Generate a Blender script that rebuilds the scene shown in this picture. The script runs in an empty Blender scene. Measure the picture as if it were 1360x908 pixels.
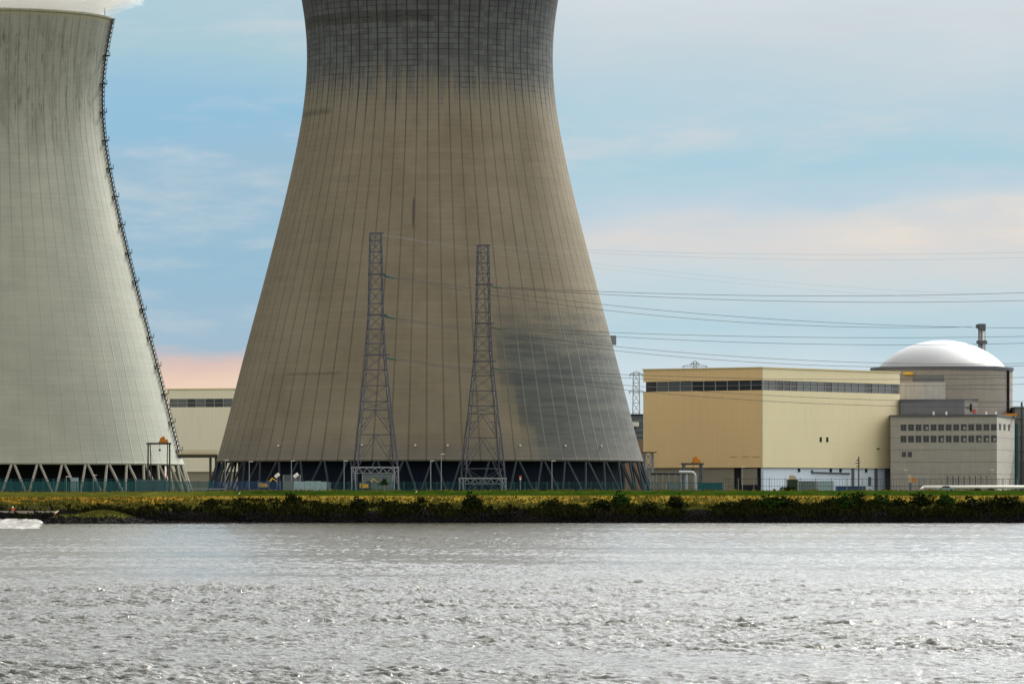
import bpy, math, random
import numpy as np
from mathutils import Vector, noise
random.seed(7); rng = np.random.default_rng(7)
R = math.radians
scene = bpy.context.scene
COL = scene.collection

# ---------------------------------------------------------------- camera
F = 6900.0; HC = 7.1; HOR = 655.0          # focal length in photo pixels, eye height, horizon row
cam_d = bpy.data.cameras.new("camera"); cam = bpy.data.objects.new("camera", cam_d); COL.objects.link(cam)
cam.location = (0, 0, HC); cam.rotation_euler = (R(90), 0, 0)
cam_d.sensor_width = 36; cam_d.lens = 36 * F / 1360; cam_d.shift_y = (HOR - 454) / 1360
cam_d.clip_start = 1; cam_d.clip_end = 30000
scene.camera = cam
# ---------------------------------------------------------------- light, exposure
SUN_AZ = 34.0      # degrees to the right of the view direction (beyond the plant)
SUN_EL = 40.0
scene.view_settings.view_transform = 'Standard'; scene.view_settings.look = 'None'
scene.view_settings.gamma = 1; scene.view_settings.use_curve_mapping = False
scene.view_settings.exposure = 0.0
scene.cycles.volume_bounces = 12; scene.cycles.max_bounces = 14
az = R(SUN_AZ); el = R(SUN_EL)
sdir = Vector((math.sin(az) * math.cos(el), math.cos(az) * math.cos(el), math.sin(el)))
sd = bpy.data.lights.new("sun", 'SUN'); sd.energy = 3.6; sd.angle = R(0.6); sd.color = (1.0, 0.90, 0.76)
sun = bpy.data.objects.new("sun", sd); COL.objects.link(sun)
sun.rotation_euler = sdir.to_track_quat('Z', 'Y').to_euler()

world = bpy.data.worlds.new("World"); scene.world = world; world.use_nodes = True
wt = world.node_tree; wt.nodes.clear()

class NT:
    """tiny node helper"""
    def __init__(s, tree): s.t = tree
    def n(s, typ, **kw):
        nd = s.t.nodes.new(typ)
        for k, v in kw.items(): setattr(nd, k, v)
        return nd
    def l(s, a, b): s.t.links.new(a, b)
    def put(s, sock, v):
        if hasattr(v, 'is_linked'): s.l(v, sock)
        else: sock.default_value = v
    def m(s, op, a, b=None, c=None, clamp=False):
        nd = s.n('ShaderNodeMath', operation=op, use_clamp=clamp)
        s.put(nd.inputs[0], a)
        if b is not None: s.put(nd.inputs[1], b)
        if c is not None: s.put(nd.inputs[2], c)
        return nd.outputs[0]
    def ss(s, v, a, b, lo=0.0, hi=1.0):
        nd = s.n('ShaderNodeMapRange', interpolation_type='SMOOTHSTEP')
        s.put(nd.inputs[0], v); s.put(nd.inputs[1], a); s.put(nd.inputs[2], b); s.put(nd.inputs[3], lo); s.put(nd.inputs[4], hi)
        return nd.outputs[0]
    def noise(s, vec, scale=1.0, detail=3.0, rough=0.5):
        nd = s.n('ShaderNodeTexNoise'); s.put(nd.inputs['Vector'], vec)
        nd.inputs['Scale'].default_value = scale; nd.inputs['Detail'].default_value = detail
        nd.inputs['Roughness'].default_value = rough
        return nd.outputs['Fac']
    def white(s, vec):
        nd = s.n('ShaderNodeTexWhiteNoise', noise_dimensions='3D'); s.put(nd.inputs['Vector'], vec); return nd.outputs['Value']
    def xyz(s, x, y, z):
        nd = s.n('ShaderNodeCombineXYZ'); s.put(nd.inputs[0], x); s.put(nd.inputs[1], y); s.put(nd.inputs[2], z); return nd.outputs[0]
    def sep(s, v):
        nd = s.n('ShaderNodeSeparateXYZ'); s.l(v, nd.inputs[0]); return nd.outputs
    def mix(s, f, a, b, blend='MIX'):
        nd = s.n('ShaderNodeMix', data_type='RGBA', blend_type=blend)
        s.put(nd.inputs[0], f)
        for k, v in ((6, a), (7, b)):
            if isinstance(v, (tuple, list)) and len(v) == 3: v = tuple(v) + (1,)
            s.put(nd.inputs[k], v)
        return nd.outputs[2]
    def ramp(s, f, stops, interp='LINEAR'):
        nd = s.n('ShaderNodeValToRGB'); cr = nd.color_ramp; cr.interpolation = interp
        while len(cr.elements) < len(stops): cr.elements.new(0.5)
        for e, (p, c) in zip(cr.elements, stops):
            e.position = p; e.color = tuple(c) + (1,) if len(c) == 3 else c
        s.put(nd.inputs[0], f); return nd.outputs[0]

def lin(r, g, b):
    f = lambda c: (c / 255 / 12.92) if c <= 10 else ((c / 255 + 0.055) / 1.055) ** 2.4
    return (f(r), f(g), f(b))

w = NT(wt)
tc = w.n('ShaderNodeTexCoord').outputs['Generated']
X_, Y_, Z_ = w.sep(tc)
sky = w.n('ShaderNodeTexSky', sky_type='NISHITA'); sky.sun_disc = False
sky.sun_elevation = el; sky.sun_rotation = az; sky.air_density = 1.0; sky.dust_density = 1.5; sky.altitude = 0
nish = w.mix(1.0, sky.outputs[0], (0.095, 0.095, 0.095), 'MULTIPLY')
azim = w.m('ARCTAN2', X_, Y_)
elev = w.m('ARCSINE', Z_)
# low cloud bands: streaks drawn out along the horizon
wob = w.noise(w.xyz(w.m('MULTIPLY', azim, 9.0), w.m('MULTIPLY', elev, 30.0), 3.1), 1.0, 4, 0.55)
wob2 = w.noise(w.xyz(w.m('MULTIPLY', azim, 28.0), w.m('MULTIPLY', elev, 110.0), 8.7), 1.0, 5, 0.6)
e2 = w.m('ADD', elev, w.m('ADD', w.m('MULTIPLY', w.m('SUBTRACT', wob, 0.5), 0.020), w.m('MULTIPLY', w.m('SUBTRACT', wob2, 0.5), 0.012)))
t = w.m('MULTIPLY', e2, 10.0)
right = w.ramp(t, [(0.0, lin(212, 222, 226)), (0.24, lin(203, 220, 228)), (0.33, lin(183, 211, 222)), (0.42, lin(204, 216, 220)),
                   (0.475, lin(219, 216, 214)), (0.54, lin(194, 211, 222)), (0.63, lin(172, 206, 221)), (0.73, lin(182, 209, 221)),
                   (0.82, lin(196, 212, 220)), (1.0, lin(219, 224, 227))])
left = w.ramp(t, [(0.0, lin(236, 215, 200)), (0.20, lin(238, 210, 188)), (0.26, lin(220, 194, 184)), (0.30, lin(163, 189, 207)),
                  (0.45, lin(152, 189, 210)), (0.60, lin(158, 191, 211)), (0.72, lin(148, 192, 219)), (0.84, lin(170, 202, 214)), (1.0, lin(178, 205, 217))])
lr = w.ss(azim, -0.035, 0.02)
band = w.mix(lr, left, right)
cream = w.m('MULTIPLY', w.m('MULTIPLY', w.ss(azim, 0.035, 0.085), w.ss(w.m('ABSOLUTE', w.m('SUBTRACT', e2, 0.0505)), 0.0, 0.006, 1.0, 0.0)), w.ss(wob2, 0.35, 0.6))
band = w.mix(w.m('MULTIPLY', cream, 0.75), band, lin(240, 226, 210) + (1,))
wis = w.noise(w.xyz(w.m('MULTIPLY', azim, 22.0), w.m('MULTIPLY', elev, 95.0), 21.0), 1.0, 6, 0.62)
wis2 = w.noise(w.xyz(w.m('MULTIPLY', azim, 60.0), w.m('MULTIPLY', elev, 140.0), 31.0), 1.0, 6, 0.65)
wm = w.m('MULTIPLY', w.ss(wis, 0.46, 0.72), w.ss(wis2, 0.3, 0.7, 0.35, 1.0))
band = w.mix(w.m('MULTIPLY', wm, w.ss(elev, 0.02, 0.05, 0.3, 0.8)), band, lin(208, 214, 218) + (1,))
# high sky: broken bright cloud over the clear-sky model
cn = w.noise(w.xyz(w.m('MULTIPLY', azim, 1.6), w.m('MULTIPLY', elev, 5.0), 1.3), 1.0, 5, 0.55)
cmask = w.ss(cn, 0.30, 0.54)
# cloud facing the low front is greyer; unseen bright warm cloud behind the camera added to light the walls
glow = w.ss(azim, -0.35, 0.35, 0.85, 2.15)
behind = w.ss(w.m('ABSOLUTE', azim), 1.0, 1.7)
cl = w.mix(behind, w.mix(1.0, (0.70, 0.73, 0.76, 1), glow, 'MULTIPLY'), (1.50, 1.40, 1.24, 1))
# bright aureole added around the sun, for sparkle on the waves
sv = w.n('ShaderNodeVectorMath', operation='DOT_PRODUCT'); w.l(tc, sv.inputs[0]); sv.inputs[1].default_value = tuple(sdir)
au = w.m('ADD', 1.0, w.m('MULTIPLY', w.m('POWER', w.m('MAXIMUM', sv.outputs['Value'], 0.0), 6.0), 4.3))
cl = w.mix(1.0, cl, w.xyz(au, w.m('MULTIPLY', au, 0.985), w.m('MULTIPLY', au, 0.95)), 'MULTIPLY')
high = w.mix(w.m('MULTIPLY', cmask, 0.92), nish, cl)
hf = w.ss(elev, 0.10, 0.17)
front = w.ss(w.m('ABSOLUTE', azim), 0.5, 1.1)
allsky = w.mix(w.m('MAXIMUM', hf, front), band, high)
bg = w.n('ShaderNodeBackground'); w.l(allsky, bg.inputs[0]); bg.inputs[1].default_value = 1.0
SKYBG = bg
out = w.n('ShaderNodeOutputWorld'); w.l(bg.outputs[0], out.inputs[0])

# ---------------------------------------------------------------- helpers
def W(px, py, Y):
    """a measured photo position at distance Y -> metres"""
    return Vector(((px - 680) / F * Y, Y, HC + (HOR - py) / F * Y))
def X(px, Y): return (px - 680) / F * Y
def Z(py, Y): return HC + (HOR - py) / F * Y
G = 7.4     # plant ground level

def tag(o, label=None, cat=None, group=None, kind=None):
    if label: o['label'] = label
    if cat: o['category'] = cat
    if group: o['group'] = group
    if kind: o['kind'] = kind
    return o
def empty(name, loc, rz=0.0, label=None, cat=None, group=None):
    o = bpy.data.objects.new(name, None); COL.objects.link(o)
    o.location = loc; o.rotation_euler = (0, 0, rz); o.empty_display_size = 0.5
    return tag(o, label, cat, group)
def copy_tree(o, parent=None):
    c = o.copy(); COL.objects.link(c)
    if parent: c.parent = parent
    for ch in list(o.children): copy_tree(ch, c)
    return c

class MB:
    def __init__(s): s.v = []; s.f = []
    def add(s, vs, fs):
        b = len(s.v); s.v += [tuple(v) for v in vs]; s.f += [tuple(i + b for i in f) for f in fs]; return s
    def box(s, x0, x1, y0, y1, z0, z1):
        vs = [(x0,y0,z0),(x1,y0,z0),(x1,y1,z0),(x0,y1,z0),(x0,y0,z1),(x1,y0,z1),(x1,y1,z1),(x0,y1,z1)]
        return s.add(vs, [(0,3,2,1),(4,5,6,7),(0,1,5,4),(1,2,6,5),(2,3,7,6),(3,0,4,7)])
    def bar(s, p, q, w_, h_=None, n=4, up=None):
        p = Vector(p); q = Vector(q); h_ = h_ or w_
        d = (q - p)
        if d.length < 1e-6: return s
        d.normalize()
        upv = Vector(up) if up else (Vector((0,0,1)) if abs(d.z) < 0.95 else Vector((0,1,0)))
        a = d.cross(upv).normalized(); b = a.cross(d).normalized()
        vs = []
        for c in (p, q):
            if n == 4:
                for sx, sy in ((-1,-1),(1,-1),(1,1),(-1,1)): vs.append(c + a * (sx * w_ / 2) + b * (sy * h_ / 2))
            else:
                for k in range(n):
                    t_ = 2 * math.pi * k / n; vs.append(c + a * (math.cos(t_) * w_ / 2) + b * (math.sin(t_) * h_ / 2))
        fs = [tuple(range(n - 1, -1, -1)), tuple(range(n, 2 * n))] + [(k, (k+1) % n, n + (k+1) % n, n + k) for k in range(n)]
        return s.add(vs, fs)
    def cyl(s, x, y, z0, z1, r0, r1=None, n=12):
        r1 = r0 if r1 is None else r1
        vs = [(x + r0*math.cos(2*math.pi*k/n), y + r0*math.sin(2*math.pi*k/n), z0) for k in range(n)] + \
             [(x + r1*math.cos(2*math.pi*k/n), y + r1*math.sin(2*math.pi*k/n), z1) for k in range(n)]
        return s.add(vs, [tuple(range(n-1,-1,-1)), tuple(range(n, 2*n))] + [(k,(k+1)%n, n+(k+1)%n, n+k) for k in range(n)])
    def rev(s, prof, n=64, x=0, y=0, cap0=False, cap1=False):
        vs = []; fs = []
        for r, z in prof:
            for k in range(n):
                a = 2*math.pi*k/n; vs.append((x + r*math.cos(a), y + r*math.sin(a), z))
        m_ = len(prof)
        for i in range(m_-1):
            for k in range(n):
                fs.append((i*n+k, i*n+(k+1)%n, (i+1)*n+(k+1)%n, (i+1)*n+k))
        if cap0: fs.append(tuple(range(n-1,-1,-1)))
        if cap1: fs.append(tuple(range((m_-1)*n, m_*n)))
        return s.add(vs, fs)
    def tube(s, pts, r, n=5):
        for a, b in zip(pts[:-1], pts[1:]): s.bar(a, b, 2*r, 2*r, n)
        return s
    def poly(s, pts2, z0, z1):
        n = len(pts2)
        vs = [(x, y, z0) for x, y in pts2] + [(x, y, z1) for x, y in pts2]
        return s.add(vs, [tuple(range(n-1,-1,-1)), tuple(range(n,2*n))] + [(k,(k+1)%n,n+(k+1)%n,n+k) for k in range(n)])
    def build(s, name, mat_, parent=None, smooth=False, loc=None):
        me = bpy.data.meshes.new(name); me.from_pydata(s.v, [], s.f); me.update()
        if smooth: me.polygons.foreach_set('use_smooth', [True]*len(me.polygons))
        me.materials.append(mat_)
        o = bpy.data.objects.new(name, me); COL.objects.link(o)
        if parent: o.parent = parent
        if loc is not None: o.location = loc
        return o

# ---------------------------------------------------------------- materials
def newmat(name):
    m_ = bpy.data.materials.new(name); m_.use_nodes = True; t_ = m_.node_tree
    return m_, NT(t_), t_.nodes['Principled BSDF']
def surf(name, col, rough=0.7, metal=0.0, var=0.12, scale=0.5, streak=0.0, spec=0.12, bump=0.0):
    """a plain surface with mottling and vertical weather streaks"""
    m_, n, b = newmat(name)
    o = n.n('ShaderNodeTexCoord').outputs['Object']
    x, y, z = n.sep(o)
    n1 = n.noise(o, scale, 5, 0.6)
    f = n.m('ADD', 1 - var, n.m('MULTIPLY', n1, 2 * var))
    if streak:
        n2 = n.noise(n.xyz(n.m('MULTIPLY', x, 1.5), n.m('MULTIPLY', y, 1.5), n.m('MULTIPLY', z, 0.08)), 1.0, 4, 0.6)
        f = n.m('MULTIPLY', f, n.m('ADD', 1 - streak, n.m('MULTIPLY', n2, 2 * streak)))
    c = n.mix(1.0, col, n.xyz(f, f, f), 'MULTIPLY')
    n.l(c, b.inputs['Base Color']); b.inputs['Roughness'].default_value = rough
    b.inputs['Metallic'].default_value = metal; b.inputs['Specular IOR Level'].default_value = spec
    if bump:
        bp = n.n('ShaderNodeBump'); bp.inputs['Strength'].default_value = bump; n.l(n.noise(o, scale*6, 4), bp.inputs['Height']); n.l(bp.outputs[0], b.inputs['Normal'])
    return m_

def cladding(name, col):
    m_, n, b = newmat(name)
    o = n.n('ShaderNodeTexCoord').outputs['Object']; x, y, z = n.sep(o)
    u_ = n.m('ADD', x, y); fr = n.m('FRACT', n.m('DIVIDE', u_, 1.2)); seam = n.ss(n.m('ABSOLUTE', n.m('SUBTRACT', fr, .5)), .03, .10, 1.0, 0.0)
    fz = n.m('FRACT', n.m('DIVIDE', z, 5.8)); sz = n.ss(n.m('ABSOLUTE', n.m('SUBTRACT', fz, .5)), .01, .03, 1.0, 0.0)
    pv = n.white(n.xyz(n.m('FLOOR', n.m('ADD', n.m('DIVIDE', u_, 1.2), .5)), n.m('FLOOR', n.m('ADD', n.m('DIVIDE', z, 5.8), .5)), 0))
    big = n.noise(n.xyz(n.m('MULTIPLY', u_, .05), 0, n.m('MULTIPLY', z, .03)), 1.0, 4, .6)
    dr = n.noise(n.xyz(n.m('MULTIPLY', u_, 1.1), 0, n.m('MULTIPLY', z, .06)), 1.0, 4, .6)
    f = n.m('ADD', .84, n.m('ADD', n.m('MULTIPLY', pv, .022), n.m('ADD', n.m('MULTIPLY', big, .16), n.m('MULTIPLY', dr, .11))))
    f = n.m('MULTIPLY', f, n.m('SUBTRACT', 1.0, n.m('MAXIMUM', n.m('MULTIPLY', seam, .06), n.m('MULTIPLY', sz, .05))))
    n.l(n.mix(1.0, col, n.xyz(f, f, f), 'MULTIPLY'), b.inputs['Base Color']); b.inputs['Roughness'].default_value = .6; b.inputs['Specular IOR Level'].default_value = .15
    return m_
def tower_mat(name, base, light, kind):
    m_, n, b = newmat(name)
    o = n.n('ShaderNodeTexCoord').outputs['Object']
    x, y, z = n.sep(o)
    psi = n.m('ARCTAN2', x, n.m('MULTIPLY', y, -1))            # 0 on the side facing the river
    NR = 76
    cell = n.m('MULTIPLY', psi, NR / (2 * math.pi))
    lift = n.m('DIVIDE', z, 1.5)
    fr = n.m('FRACT', n.m('ADD', cell, 100.5)); dr = n.m('ABSOLUTE', n.m('SUBTRACT', fr, 0.5))      # 0 on rib
    fl = n.m('FRACT', lift); dl = n.m('ABSOLUTE', n.m('SUBTRACT', fl, 0.5))
    ci = n.m('FLOOR', n.m('ADD', cell, 100.5)); li = n.m('FLOOR', n.m('ADD', lift, 0.5))
    ribw = n.noise(n.xyz(n.m('ROUND', n.m('ADD', cell, 100)), n.m('MULTIPLY', z, 0.04), 5), 1.7, 3)
    rib = n.ss(dr, 0.0, 0.085, 1.0, 0.0)
    ring = n.ss(dl, 0.06, 0.16, 1.0, 0.0)
    pv = n.white(n.xyz(ci, li, 0.0)); lv = n.white(n.xyz(0.0, li, 3.0))
    if kind == 'pale': pv = n.m('MULTIPLY', pv, .4); lv = n.m('MULTIPLY', lv, .25)
    big = n.noise(n.xyz(n.m('MULTIPLY', psi, 2.2), n.m('MULTIPLY', z, 0.03), 0), 1.3, 5, 0.6)
    hst = n.noise(n.xyz(n.m('MULTIPLY', psi, 3.0), n.m('MULTIPLY', z, 0.45), 2), 1.0, 5, 0.65)     # pours: level streaks
    vst = n.noise(n.xyz(n.m('MULTIPLY', psi, 60.0), n.m('MULTIPLY', z, 0.05), 4), 1.0, 4, 0.65)    # drips
    c = n.mix(n.ss(big, 0.3, 0.7), base, light)
    k = n.m('ADD', 0.76, n.m('ADD', n.m('MULTIPLY', pv, 0.05), n.m('ADD', n.m('MULTIPLY', lv, 0.07), n.m('ADD', n.m('MULTIPLY', hst, 0.26), n.m('MULTIPLY', vst, 0.10)))))
    c = n.mix(1.0, c, n.xyz(k, k, k), 'MULTIPLY')
    if kind == 'dark':
        # weathered head: blackened concrete with ragged, dripping lower edge
        edge = n.m('ADD', z, n.m('ADD', n.m('MULTIPLY', n.m('SUBTRACT', vst, 0.5), 26.0), n.m('MULTIPLY', n.m('SUBTRACT', big, 0.5), 14.0)))
        head = n.ss(edge, 104.0, 118.0)
        pale = n.m('MULTIPLY', n.ss(edge, 98.0, 106.0), n.ss(edge, 114.0, 120.0, 1.0, 0.0))
        c = n.mix(n.m('MULTIPLY', pale, 0.35), c, lin(126, 124, 114))
        patch = n.m('GREATER_THAN', n.m('ADD', pv, n.m('MULTIPLY', hst, 0.9)), 0.9)
        hcol = n.mix(n.m('MULTIPLY', patch, 0.55), lin(80, 88, 94), lin(54, 62, 74))
        streakw = n.ss(n.noise(n.xyz(n.m('MULTIPLY', psi, 95.0), n.m('MULTIPLY', z, 0.16), 9), 1.0, 3, 0.6), 0.60, 0.74)
        hcol = n.mix(n.m('MULTIPLY', streakw, 0.75), hcol, lin(128, 134, 134))
        upper = n.ss(edge, 126.0, 140.0)
        hcol = n.mix(n.m('MULTIPLY', upper, 0.55), hcol, lin(40, 46, 64))
        c = n.mix(n.m('MULTIPLY', head, 0.85), c, hcol)
        # grey-blue area low on the right side
        wv = n.m('ADD', psi, n.m('MULTIPLY', n.m('SUBTRACT', n.noise(n.xyz(psi, n.m('MULTIPLY', z, 0.12), 6), 3.0, 4, 0.6), 0.5), 0.28))
        slope = n.ss(z, 0.0, 40.0, 0.18, 0.0)
        cw = n.m('ADD', n.m('DIVIDE', ci, NR / (2 * math.pi)), -100.5 * 2 * math.pi / NR)
        wq = n.m('ADD', n.m('MULTIPLY', wv, 0.55), n.m('MULTIPLY', cw, 0.45))
        m1 = n.ss(n.m('SUBTRACT', wq, slope), 0.29, 0.43)
        m2 = n.ss(n.m('ADD', z, n.m('ADD', n.m('MULTIPLY', n.m('SUBTRACT', vst, 0.5), 16.0), n.m('MULTIPLY', n.m('SUBTRACT', hst, 0.5), 16.0))), 34.0, 58.0, 1.0, 0.0)
        dull = n.m('MULTIPLY', m1, m2)
        dcol = n.mix(n.ss(hst, 0.35, 0.65), lin(58, 68, 74), lin(82, 89, 91))
        dribs = n.m('MULTIPLY', rib, 0.30)
        dcol = n.mix(dribs, dcol, lin(160, 155, 135))
        c = n.mix(n.m('MULTIPLY', dull, 0.86), c, dcol)
        # grey band low over the lintel, and two old scorch marks
        low = n.ss(n.m('ADD', z, n.m('MULTIPLY', n.m('SUBTRACT', big, 0.5), 8.0)), 10.0, 17.0, 1.0, 0.0)
        c = n.mix(n.m('MULTIPLY', low, 0.5), c, lin(92, 92, 92))
        def mark(p0, p1, z0, z1, amt, c):
            a_ = n.m('MULTIPLY', n.ss(psi, p0 - .02, p0 + .02), n.ss(psi, p1 - .05, p1 + .05, 1.0, 0.0))
            z2 = n.m('ADD', z, n.m('MULTIPLY', n.m('SUBTRACT', vst, 0.5), 2.0))
            b_ = n.m('MULTIPLY', n.ss(z2, z0, z0 + .8), n.ss(z2, z1 - .8, z1, 1.0, 0.0))
            return n.mix(n.m('MULTIPLY', n.m('MULTIPLY', a_, b_), amt), c, lin(50, 48, 44))
        c = mark(-0.80, -0.46, 31.4, 32.8, .4, c)
        c = mark(-1.40, -0.85, 103.5, 105.8, .38, c)
        c = mark(-1.4, 0.05, 128.0, 131.5, .55, c)
        vm = n.m('MULTIPLY', n.ss(n.m('ABSOLUTE', n.m('ADD', psi, 0.092)), 0.0, 0.012, 1.0, 0.0), n.m('MULTIPLY', n.ss(z, 71.0, 73.0), n.ss(z, 79.0, 80.5, 1.0, 0.0)))
        c = n.mix(n.m('MULTIPLY', vm, 0.7), c, lin(45, 45, 50))
        notdull = n.m('SUBTRACT', 1.0, n.m('MULTIPLY', dull, 0.75))
        rs = n.m('MULTIPLY', n.m('MULTIPLY', n.m('MAXIMUM', rib, n.m('MULTIPLY', n.ss(dr, 0.0, 0.11, 1.0, 0.0), n.ss(edge, 100.0, 112.0))), n.m('ADD', 0.45, n.m('MULTIPLY', n.ss(edge, 92.0, 112.0), 0.5))), n.m('MULTIPLY', notdull, n.m('ADD', 0.45, ribw)))
        c = n.mix(n.m('MULTIPLY', rs, 1.0, clamp=True), c, lin(34, 35, 40))
        gs = n.m('MULTIPLY', n.m('MULTIPLY', ring, n.m('ADD', 0.10, n.m('MULTIPLY', head, 0.55))), n.ss(n.noise(n.xyz(cell, n.m('MULTIPLY', li, 7.3), 1), .6, 2, .5), .35, .65))
        c = n.mix(gs, c, lin(38, 40, 46))
    else:
        rs = n.m('MULTIPLY', n.m('MULTIPLY', rib, n.ss(z, 55.0, 120.0, 0.02, 0.60)), n.m('ADD', 0.3, ribw))
        c = n.mix(rs, c, lin(60, 64, 62))
        dm = n.m('MULTIPLY', n.ss(n.noise(n.xyz(n.m('MULTIPLY', psi, 38.0), n.m('MULTIPLY', z, 0.07), 9), 1.0, 3, 0.6), 0.50, 0.66),
                 n.m('MULTIPLY', n.ss(z, 98.0, 118.0), n.ss(z, 138.0, 143.0, 1.0, 0.0)))
        c = n.mix(n.m('MULTIPLY', n.m('MULTIPLY', dm, n.ss(n.noise(n.xyz(n.m('MULTIPLY', psi, 90.0), n.m('MULTIPLY', z, 0.3), 2), 1.0, 3, .6), .4, .6)), 0.8), c, lin(48, 50, 50))
        blot = n.m('MULTIPLY', n.ss(n.noise(n.xyz(n.m('MULTIPLY', psi, 7.0), n.m('MULTIPLY', z, 0.06), 3), 1.0, 5, .65), .45, .65), n.ss(z, 90.0, 120.0))
        c = n.mix(n.m('MULTIPLY', blot, .45), c, lin(96, 100, 98))
        up = n.ss(z, 95.0, 125.0)
        c = n.mix(n.m('MULTIPLY', up, 0.35), c, lin(112, 116, 108))
        c = n.mix(n.m('MULTIPLY', n.ss(z, 144.4, 144.9), 0.6), c, lin(150, 150, 125))
        c = n.mix(n.m('MULTIPLY', ring, 0.05), c, lin(80, 82, 80))
    n.l(c, b.inputs['Base Color']); b.inputs['Roughness'].default_value = 0.85; b.inputs['Specular IOR Level'].default_value = 0.2
    bp = n.n('ShaderNodeBump'); bp.inputs['Strength'].default_value = 0.35; bp.inputs['Distance'].default_value = 0.3
    n.l(n.m('ADD', rib, n.m('MULTIPLY', hst, 0.4)), bp.inputs['Height']); n.l(bp.outputs[0], b.inputs['Normal'])
    return m_

M = {}
M['tower_dark'] = tower_mat('weathered_concrete_shell', (0.162, 0.143, 0.106), (0.200, 0.179, 0.138), 'dark')
M['tower_pale'] = tower_mat('pale_concrete_shell', (0.315, 0.338, 0.310), (0.365, 0.386, 0.350), 'pale')
M['leg_pale'] = surf('pale_concrete_legs', (0.30, 0.30, 0.28), streak=.15)
M['leg_dark'] = surf('dark_concrete_legs', (0.030, 0.040, 0.055), streak=.2)
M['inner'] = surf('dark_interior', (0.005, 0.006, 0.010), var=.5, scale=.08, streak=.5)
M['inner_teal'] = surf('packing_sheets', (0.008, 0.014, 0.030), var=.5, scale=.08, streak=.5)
M['black'] = surf('black_metal', (0.015, 0.016, 0.020))
M['stair'] = surf('stair_steel', (0.05, 0.05, 0.05))
M['clad_shaded'] = cladding('yellow_cladding_shaded', (0.80, 0.59, 0.33))  # left face of the one hall cladding, its shade put into the colour
M['clad_lit'] = cladding('yellow_cladding_lit', (0.70, 0.64, 0.45))  # same cladding on the right face, lightened in colour for the light there
M['hazed_clad'] = cladding('hazed_cream_cladding', (0.72, 0.70, 0.60))  # cream cladding of the far hall, paled in colour for haze
M['trim'] = surf('roof_trim', (0.60, 0.53, 0.33))
M['grey_wall'] = surf('grey_render', (0.27, 0.25, 0.21), streak=.12)
M['white_wall'] = surf('white_panels', (0.55, 0.66, 0.82), var=.08, streak=.1)
M['glass'] = surf('window_glass', (0.018, 0.024, 0.034), rough=.15, spec=.4, var=.4, scale=.3)
M['glass_pale'] = surf('pale_window_glass', (0.075, 0.095, 0.115), rough=.2, spec=.5, var=.3, scale=.3)
M['mullion'] = surf('mullion_aluminium', (0.30, 0.31, 0.31))
def concrete_pour(name, col, lifth):
    m_, n, b = newmat(name)
    o = n.n('ShaderNodeTexCoord').outputs['Object']; x, y, z = n.sep(o)
    fl = n.m('FRACT', n.m('DIVIDE', z, lifth)); line = n.ss(n.m('ABSOLUTE', n.m('SUBTRACT', fl, 0.5)), 0.02, 0.06, 1.0, 0.0)
    n1 = n.noise(n.xyz(n.m('MULTIPLY', x, .15), n.m('MULTIPLY', y, .15), n.m('MULTIPLY', z, 1.2)), 1.0, 5, .65)
    n2 = n.noise(n.xyz(n.m('MULTIPLY', x, 1.2), n.m('MULTIPLY', y, 1.2), n.m('MULTIPLY', z, .1)), 1.0, 5, .6)
    f = n.m('ADD', 0.62, n.m('ADD', n.m('MULTIPLY', n1, .45), n.m('MULTIPLY', n2, .35)))
    c = n.mix(1.0, col, n.xyz(f, f, f), 'MULTIPLY'); c = n.mix(n.m('MULTIPLY', line, .35), c, (0.05, 0.05, 0.055))
    n.l(c, b.inputs['Base Color']); b.inputs['Roughness'].default_value = .85; b.inputs['Specular IOR Level'].default_value = .2
    return m_
M['reactor'] = concrete_pour('reactor_concrete', (0.27, 0.255, 0.235), 4.2)
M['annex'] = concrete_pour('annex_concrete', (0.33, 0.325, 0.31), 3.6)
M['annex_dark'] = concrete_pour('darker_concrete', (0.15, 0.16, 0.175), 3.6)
M['dome'] = surf('dome_white', (0.31, 0.325, 0.355), rough=.36, var=.08, scale=.15, spec=.8)
M['pylon'] = surf('pylon_steel', (0.085, 0.095, 0.125), rough=.55, metal=.2, var=.3, scale=.4)
M['far_steel'] = surf('haze_pale_steel', (0.30, 0.34, 0.38), rough=.6)  # light tone stands in for distance haze on the far pylons
M['galv'] = surf('galvanised_steel', (0.22, 0.25, 0.28), rough=.45, metal=.5)
M['wire'] = surf('conductor_aluminium', (0.05, 0.06, 0.075), rough=.6)
M['insul'] = surf('green_glass_insulator', (0.08, 0.15, 0.13), rough=.2, spec=.8)
M['teal'] = surf('teal_fence_paint', (0.015, 0.085, 0.10), rough=.6, var=.3)
M['bluepan'] = surf('pale_blue_sheet', (0.25, 0.36, 0.40), rough=.6, var=.25, scale=1)
M['fence_dark'] = surf('dark_fence_steel', (0.04, 0.05, 0.06))
M['orange'] = surf('orange_paint', (0.50, 0.20, 0.03), var=.3, scale=1)
M['yellow'] = surf('yellow_paint', (0.62, 0.42, 0.06), var=.25, scale=1)
M['crane'] = surf('crane_steel', (0.06, 0.06, 0.06))
M['red'] = surf('red_paint', (0.5, 0.08, 0.06)); M['white'] = surf('white_paint', (0.75, 0.75, 0.72))
M['pipe'] = surf('pipe_cladding', (0.32, 0.35, 0.38), rough=.4, metal=.4)
M['dgreen'] = surf('dark_green_paint', (0.03, 0.05, 0.035)); M['boxgrey'] = surf('grey_green_box', (0.13, 0.17, 0.18), var=.2)
M['blue'] = surf('blue_paint', (0.03, 0.07, 0.16)); M['tan'] = surf('tan_sheet', (0.45, 0.36, 0.24))
M['brown'] = surf('brown_brick', (0.22, 0.15, 0.12)); M['slate'] = surf('slate_block', (0.10, 0.115, 0.14))
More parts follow.
